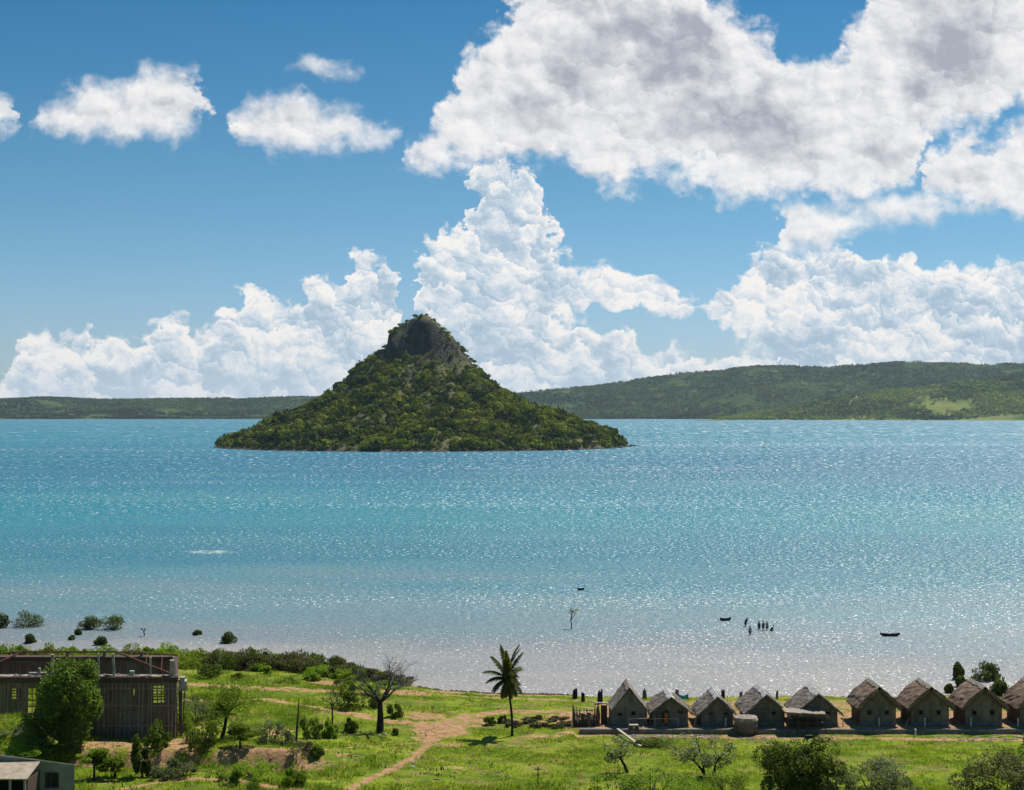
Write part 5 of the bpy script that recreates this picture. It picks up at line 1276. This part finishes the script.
# coconut palm
p = P(512, 736); t = empty('coconut_palm', p); tag(t, 'tall lone coconut palm with drooping fronds on the shore meadow', 'palm tree')
TT_ = Vector((-.32, 0, 5.9)); mb = MB(); tp = []
for i in range(14):
    u = i / 13; tp.append(((-.42 * math.sin(u * 1.3) * u + .05 * math.sin(u * 5)), 0, -.2 + 6.1 * u))
mb.tube(tp, [.22 if i == 0 else .135 - .045 * i / 13 + (.012 if i % 2 else 0) for i in range(14)], 9); mb.build('trunk', M['bark_dark'], t, smooth=True)
TT_ = Vector(tp[-1]); rg = random.Random(3)
for k in range(30):
    az = k * 2.4 + rg.uniform(-.2, .2); el = [1.42, 1.15, .75, .25, -.3, -.9][k % 6] + rg.uniform(-.12, .12); az += .35 * (k // 6); L = (3.5, 3.1, 2.6, 2.3, 2.2, 2.0)[k % 6] * rg.uniform(.9, 1.08)
    pts_ = []; pos_ = TT_.copy(); e_ = el
    for s_ in range(11):
        pts_.append(pos_.copy()); pos_ = pos_ + Vector((math.cos(az) * math.cos(e_), math.sin(az) * math.cos(e_), math.sin(e_))) * (L / 10); e_ -= (.05 + .10 * s_ / 10) * (.75 if el > 1.0 else 1.25)
        e_ = max(e_, -1.5)
    fm = MB(); fm.tube(pts_, [.04 - .003 * i for i in range(11)], 4, False)
    for s_ in range(1, 41):
        u = s_ / 4; i0 = min(int(u), 9); q0 = pts_[i0].lerp(pts_[i0 + 1], u - i0); dv = (pts_[i0 + 1] - pts_[i0]).normalized()
        side = dv.cross(Vector((0, 0, 1))); side = side.normalized() if side.length > .05 else Vector((-math.sin(az), math.cos(az), 0))
        ll = .62 * math.sin(math.pi * min(1, (s_ + 5) / 46)) ** .6
        for sg in (-1, 1):
            tip = q0 + side * sg * ll * .8 + dv * ll * .45 + Vector((0, 0, -ll * rg.uniform(.35, .7)))
            wv_ = dv * .085
            fm.add([q0 - wv_, q0 + wv_, tip], [(0, 1, 2)])
    fm.build('frond', M['palm'], t)
for k in range(9):
    a_ = k * .7; MB().rock((TT_.x + .22 * math.cos(a_), .22 * math.sin(a_), TT_.z - .15 - .1 * (k % 2)), .13, k, 1, 2).build('coconut', M['leaf_olive'], t)

# upright things on the beach behind the huts
def stumpy(px, pt, pb, wpx, label, mat='bark_dark', name='tree_stump', n=5, seed=1):
    p = P(px, pb); k = pxm(p); h_ = (pb - pt) / k; w_ = wpx / k; rng = random.Random(seed); mb = MB()
    for i in range(n):
        x_ = (i / (n - 1) - .5) * w_ * .7; hh = h_ * rng.uniform(.72, 1.0)
        mb.tube([(x_ * .6, rng.uniform(-.1, .1), -.2), (x_ * .8, rng.uniform(-.1, .1), hh * .5), (x_ * 1.1, 0, hh)], [.16 * w_ / .4, .13 * w_ / .4, .06 * w_ / .4], 6)
    return tag(mb.build(name, M[mat], None, p), label, 'stump')
stumpy(575, 687.5, 699, 4.2, 'dark ragged stump on the beach, leftmost of three left of the huts', seed=1)
stumpy(583, 692, 702, 3.2, 'thin dark stump on the beach, middle of three left of the huts', seed=2)
stumpy(600, 688.5, 704, 4.6, 'dark ragged stump on the beach close behind the steep grey hut', seed=3)
stumpy(644.5, 688, 699, 3.6, 'pale grey stump on the beach between the first two huts', 'bark_grey', seed=4)
stumpy(677, 689, 697, 3.2, 'grey stump beside the blue tarpaulin', 'bark_grey', seed=5)
stumpy(723, 689, 699, 3.2, 'dark stump behind the right eave of the small white-ridged hut', seed=6)
stumpy(741, 690, 699, 2.8, 'grey stump on the beach left of the round thatch stack hut', 'bark_grey', seed=7)
stumpy(777, 690, 699, 2.2, 'thin grey stump between the fourth and fifth huts', 'bark_grey', seed=8, n=3)
stumpy(894, 697, 708, 3.0, 'dark stump between the first and second thick-roofed huts', seed=9)
p = P(683, 702); t = empty('tarpaulin_shelter', p); tag(t, 'bright blue tarpaulin slung behind the second hut', 'tarpaulin')
k_ = pxm(p); mb = MB(); w_, h_ = 10 / k_, 8 / k_
N_ = 8
for j in (0, 1):
    for i in range(N_ + 1):
        u = i / N_; sag = .18 * math.sin(math.pi * u); mb.V += [(-w_ / 2 + w_ * u, .03 * math.sin(i) + j * .03, h_ - sag + (.15 if u < .1 else 0)), (-w_ / 2 + w_ * u, .12 + .06 * math.sin(i * 2) + j * .03, .3)]
for i in range(N_): a_ = i * 2; mb.F.append((a_, a_ + 1, a_ + 3, a_ + 2)); a_ += 2 * (N_ + 1); mb.F.append((a_, a_ + 2, a_ + 3, a_ + 1))
mb.build('sheet', M['blue'], t)
for sx in (-1, 1): MB().tube([(sx * w_ / 2, .05, -.2), (sx * w_ / 2, .05, h_ + .1)], .04, 6).build('pole', M['timber'], t)

# field posts at the bottom
p = P(538, 789); mb = MB(); mb.tube([(0, 0, -.3), (0, 0, 1.9)], .05, 6); mb.box(-.3, .3, -.03, .03, 1.62, 1.7)
tag(mb.build('field_post', M['bark'], None, p), 'thin wooden post with a crossbar on the grass at the bottom', 'post')
for px_, pb, r_, lab in ((776, 747, .22, 'small dark stone on the grass left of the black calf'), (909.5, 743.5, .18, 'small dark stone on the grass below the second thick-roofed hut'), (912, 752, .14, 'tiny dark stone on the grass right of the grey-green bush')):
    p = P(px_, pb); tag(MB().rock((0, 0, .1), r_, int(px_), .7, 2).build('stone', M['darkstone'], None, p), lab, 'stone')

# ------------------------------------------------------------------ boats, people, calf
def boat(px, pb, L, label, name='canoe', rz=0.0, z=0.0, canopy=False, person_mast=False):
    p = P(px, pb, z); t = empty(name, p, rz); tag(t, label, 'boat')
    bm_ = MB(); secs = 13; ring = 9; b0 = 0
    for i in range(secs):
        u = i / (secs - 1) * 2 - 1; wv = .42 * (1 - abs(u) ** 3) + .02; keel = -.12 + .32 * abs(u) ** 3; top = .34 + .22 * abs(u) ** 2.5
        for j in range(ring):
            a = math.pi * j / (ring - 1); bm_.V.append((u * L / 2, -math.cos(a) * wv, top - (top - keel) * math.sin(a) ** .7))
        for j in range(ring):
            a = math.pi * j / (ring - 1); bm_.V.append((u * L / 2 * .97, -math.cos(a) * wv * .82, top - .01 - (top - keel - .1) * math.sin(a) ** .7))
    st = ring * 2
    for i in range(secs - 1):
        for j in range(ring - 1):
            a = i * st + j; bm_.F.append((a, a + st, a + st + 1, a + 1)); a += ring; bm_.F.append((a, a + 1, a + st + 1, a + st))
        for j in (0, ring - 1):
            a = i * st + j; bm_.F.append((a, a + ring, a + ring + st, a + st))
    bm_.build('hull', M['boathull'], t)
    for u in (-.5, 0, .45): MB().box(u * L / 2 - .1, u * L / 2 + .1, -.34, .34, .26, .3).build('seat', M['timber'], t)
    if canopy:
        MB().box(-L * .35, L * .3, -.6, .6, 1.25, 1.33).build('canopy', M['boathull'], t)
        for sx in (-L * .33, L * .28):
            for sy in (-.38, .38): MB().tube([(sx, sy, .2), (sx, sy, 1.25)], .04, 5).build('canopy_post', M['timber'], t)
    return t
boat(890, 636, 3.0, 'dark narrow canoe floating alone right of the waders', rz=R(-6))
boat(725.5, 620.5, 2.0, 'small dark boat left of the group of waders', rz=R(12))
boat(992, 678, 2.4, 'dark boat with a flat canopy beside the largest mangrove', name='canopied_boat', canopy=True)
boat(581, 590, 1.4, 'tiny dark craft far out beyond the lone mangrove tree', rz=R(5))

def skinned(verts, edges, radii, name, root=0, sub=1):
    me_ = bpy.data.meshes.new(name); me_.from_pydata(verts, edges, []); me_.update()
    o_ = bpy.data.objects.new(name, me_); COL.objects.link(o_)
    sk = o_.modifiers.new('s', 'SKIN'); 
    for i, r_ in enumerate(radii): me_.skin_vertices[0].data[i].radius = (r_, r_) if not isinstance(r_, tuple) else r_
    me_.skin_vertices[0].data[root].use_root = True
    sb = o_.modifiers.new('u', 'SUBSURF'); sb.levels = sub; sb.render_levels = sub
    dg = bpy.context.evaluated_depsgraph_get(); dg.update()
    res = bpy.data.meshes.new_from_object(o_.evaluated_get(dg)); bpy.data.objects.remove(o_); res.name = name
    return res
def person_meshes(pose):
    lean = pose == 'bend'
    f = .28 if lean else 0
    V = [(0, 0, .92), (0, -f * .5, 1.12), (0, -f, 1.34), (0, -f * 1.25, 1.47), (0, -f * 1.5, 1.57), (0, -f * 1.5, 1.70),
         (.17, -f, 1.38), (.22, -f * .8 - .03, 1.12), (.20, -f * 1.1 - .14, .90), (.19, -f * 1.1 - .2, .82),
         (-.17, -f, 1.38), (-.23, -f * .8, 1.12), (-.22, -f - .08, .88), (-.22, -f - .12, .80),
         (.09, 0, .86), (.10, -.03, .48), (.10, .02, .09), (.10, -.12, .03), (-.09, 0, .86), (-.11, -.05, .48), (-.11, .0, .09), (-.11, -.14, .03)]
    E = [(0, 1), (1, 2), (2, 3), (3, 4), (4, 5), (2, 6), (6, 7), (7, 8), (8, 9), (2, 10), (10, 11), (11, 12), (12, 13), (0, 14), (14, 15), (15, 16), (16, 17), (0, 18), (18, 19), (19, 20), (20, 21)]
    Rr = [(.15, .11), (.13, .10), (.16, .11), .055, .085, .09, .06, .045, .035, .04, .06, .045, .035, .04, .09, .06, .042, .035, .09, .06, .042, .035]
    return skinned(V, E, Rr, 'body')
BODY = {k: person_meshes(k) for k in ('stand', 'bend')}
for b_ in BODY.values(): b_.materials.append(M['skin'])
hm_ = MB().rock((0, 0, 0), .115, 2, .9, 2).mesh('hair'); hm_.materials.append(M['hair'])
def cloth_tube(z0, z1, r0, r1, f, split=False):
    mb = MB(); mb.tube([(0, 0, z0), (0, -f * .3, (z0 + z1) / 2), (0, -f, z1)], [r0, (r0 + r1) / 2 * .97, r1], 12)
    return mb
def person(px, pb, z, pose, cloth, label, rz=0.0, wet=0.0, robe=False, D=None):
    p = P(px, pb, z) if D is None else Vector((fx(px, D), D, z))
    p.z -= wet; t = empty('person', p, rz); tag(t, label, 'person')
    o_ = bpy.data.objects.new('body', BODY[pose]); COL.objects.link(o_); o_.parent = t
    f = .28 if pose == 'bend' else 0
    h_ = bpy.data.objects.new('hair', hm_); COL.objects.link(h_); h_.parent = t; h_.location = (0, -f * 1.5 + .02, 1.70)
    cloth_tube(.92, 1.40, .19, .19, f).build('shirt', M[cloth], t)
    cloth_tube(.42 if robe else .62, .95, .22, .18, 0).build('wrap' if robe else 'shorts', M['cloth_dark' if not robe else 'orange'], t)
    return t
person(745.5, 626, 0, 'bend', 'cloth_dark', 'person bending over in the shallows, leftmost of the waders', .6, .35)
person(750, 635, 0, 'stand', 'cloth_pale', 'person wading alone, nearest the shore', 0, .3)
person(759, 629.5, 0, 'stand', 'cloth_dark', 'person standing in the shallows, left of the close trio', .4, .4)
person(763.3, 630.5, 0, 'stand', 'cloth_red', 'person in a reddish top in the middle of the close trio of waders', -.5, .25)
person(767, 630, 0, 'stand', 'cloth_pale', 'person in a pale top, right of the close trio of waders', 2.6, .3)
person(771, 631, 0, 'bend', 'cloth_dark', 'person crouching low in the water right of the close trio', 1.5, .85)
person(666.2, 727, 1.5, 'stand', 'orange', 'person in orange clothes at the doorway of the second hut', 0, 0, True, D=148.7)

# calf
V = [(0, 0, .74), (.28, 0, .76), (.52, 0, .72), (-.30, 0, .76), (-.55, 0, .80), (-.74, -.02, .52), (-.86, -.03, .26), (-.93, -.03, .14),
     (-.44, .12, .55), (-.45, .13, .30), (-.44, .13, .03), (-.40, -.12, .55), (-.36, -.13, .30), (-.38, -.13, .03),
     (.46, .13, .52), (.56, .13, .30), (.50, .13, .03), (.50, -.13, .52), (.40, -.13, .28), (.34, -.13, .03), (.62, 0, .72), (.68, 0, .40)]
E = [(0, 1), (1, 2), (0, 3), (3, 4), (4, 5), (5, 6), (6, 7), (3, 8), (8, 9), (9, 10), (3, 11), (11, 12), (12, 13), (2, 14), (14, 15), (15, 16), (2, 17), (17, 18), (18, 19), (2, 20), (20, 21)]
Rr = [(.19, .22), (.18, .21), (.16, .19), (.19, .22), (.14, .16), .09, .085, .055, .075, .05, .035, .075, .05, .035, .085, .05, .035, .085, .05, .035, .03, .02]
cm = skinned(V, E, Rr, 'body'); cm.materials.append(M['hide'])
p = P(810, 744); t = empty('calf', p, .15); tag(t, 'small black calf grazing on the grass in front of the lean-to shelter', 'calf'); t.scale = (.78, .78, .95)
o_ = bpy.data.objects.new('body', cm); COL.objects.link(o_); o_.parent = t
mb = MB(); 
for sy in (-1, 1): mb.add([(-.78, sy * .06, .42), (-.72, sy * .07, .48), (-.76, sy * .2, .47)], [(0, 1, 2), (2, 1, 0)])
mb.build('ear', M['hide'], t)

# marker buoy far out
p = P(764, 447.5, 0); t = empty('marker_buoy', p); tag(t, 'tiny yellow marker buoy far out between the cone island and the headland', 'buoy')
MB().tube([(0, 0, -.5), (0, 0, .6), (0, 0, .9)], [1.3, 1.3, .8], 12).build('float', M['yellow'], t)
MB().tube([(0, 0, .9), (0, 0, 3.2)], [.35, .12], 8).build('mast', M['yellow'], t)

# ------------------------------------------------------------------ air
hb = MB().box(-7000, 7000, -200, 7900, -14, 420)
m, q, o = newmat('haze_air'); pv = q.node('ShaderNodeVolumePrincipled'); pv.inputs['Color'].default_value = (.70, .86, 1, 1); pv.inputs['Density'].default_value = .000028; pv.inputs['Anisotropy'].default_value = .2
q.l.new(pv.outputs[0], o.inputs['Volume'])
hz_ = tag(hb.build('haze', m), 'thin blue haze in the air over the bay', 'haze', kind='stuff')
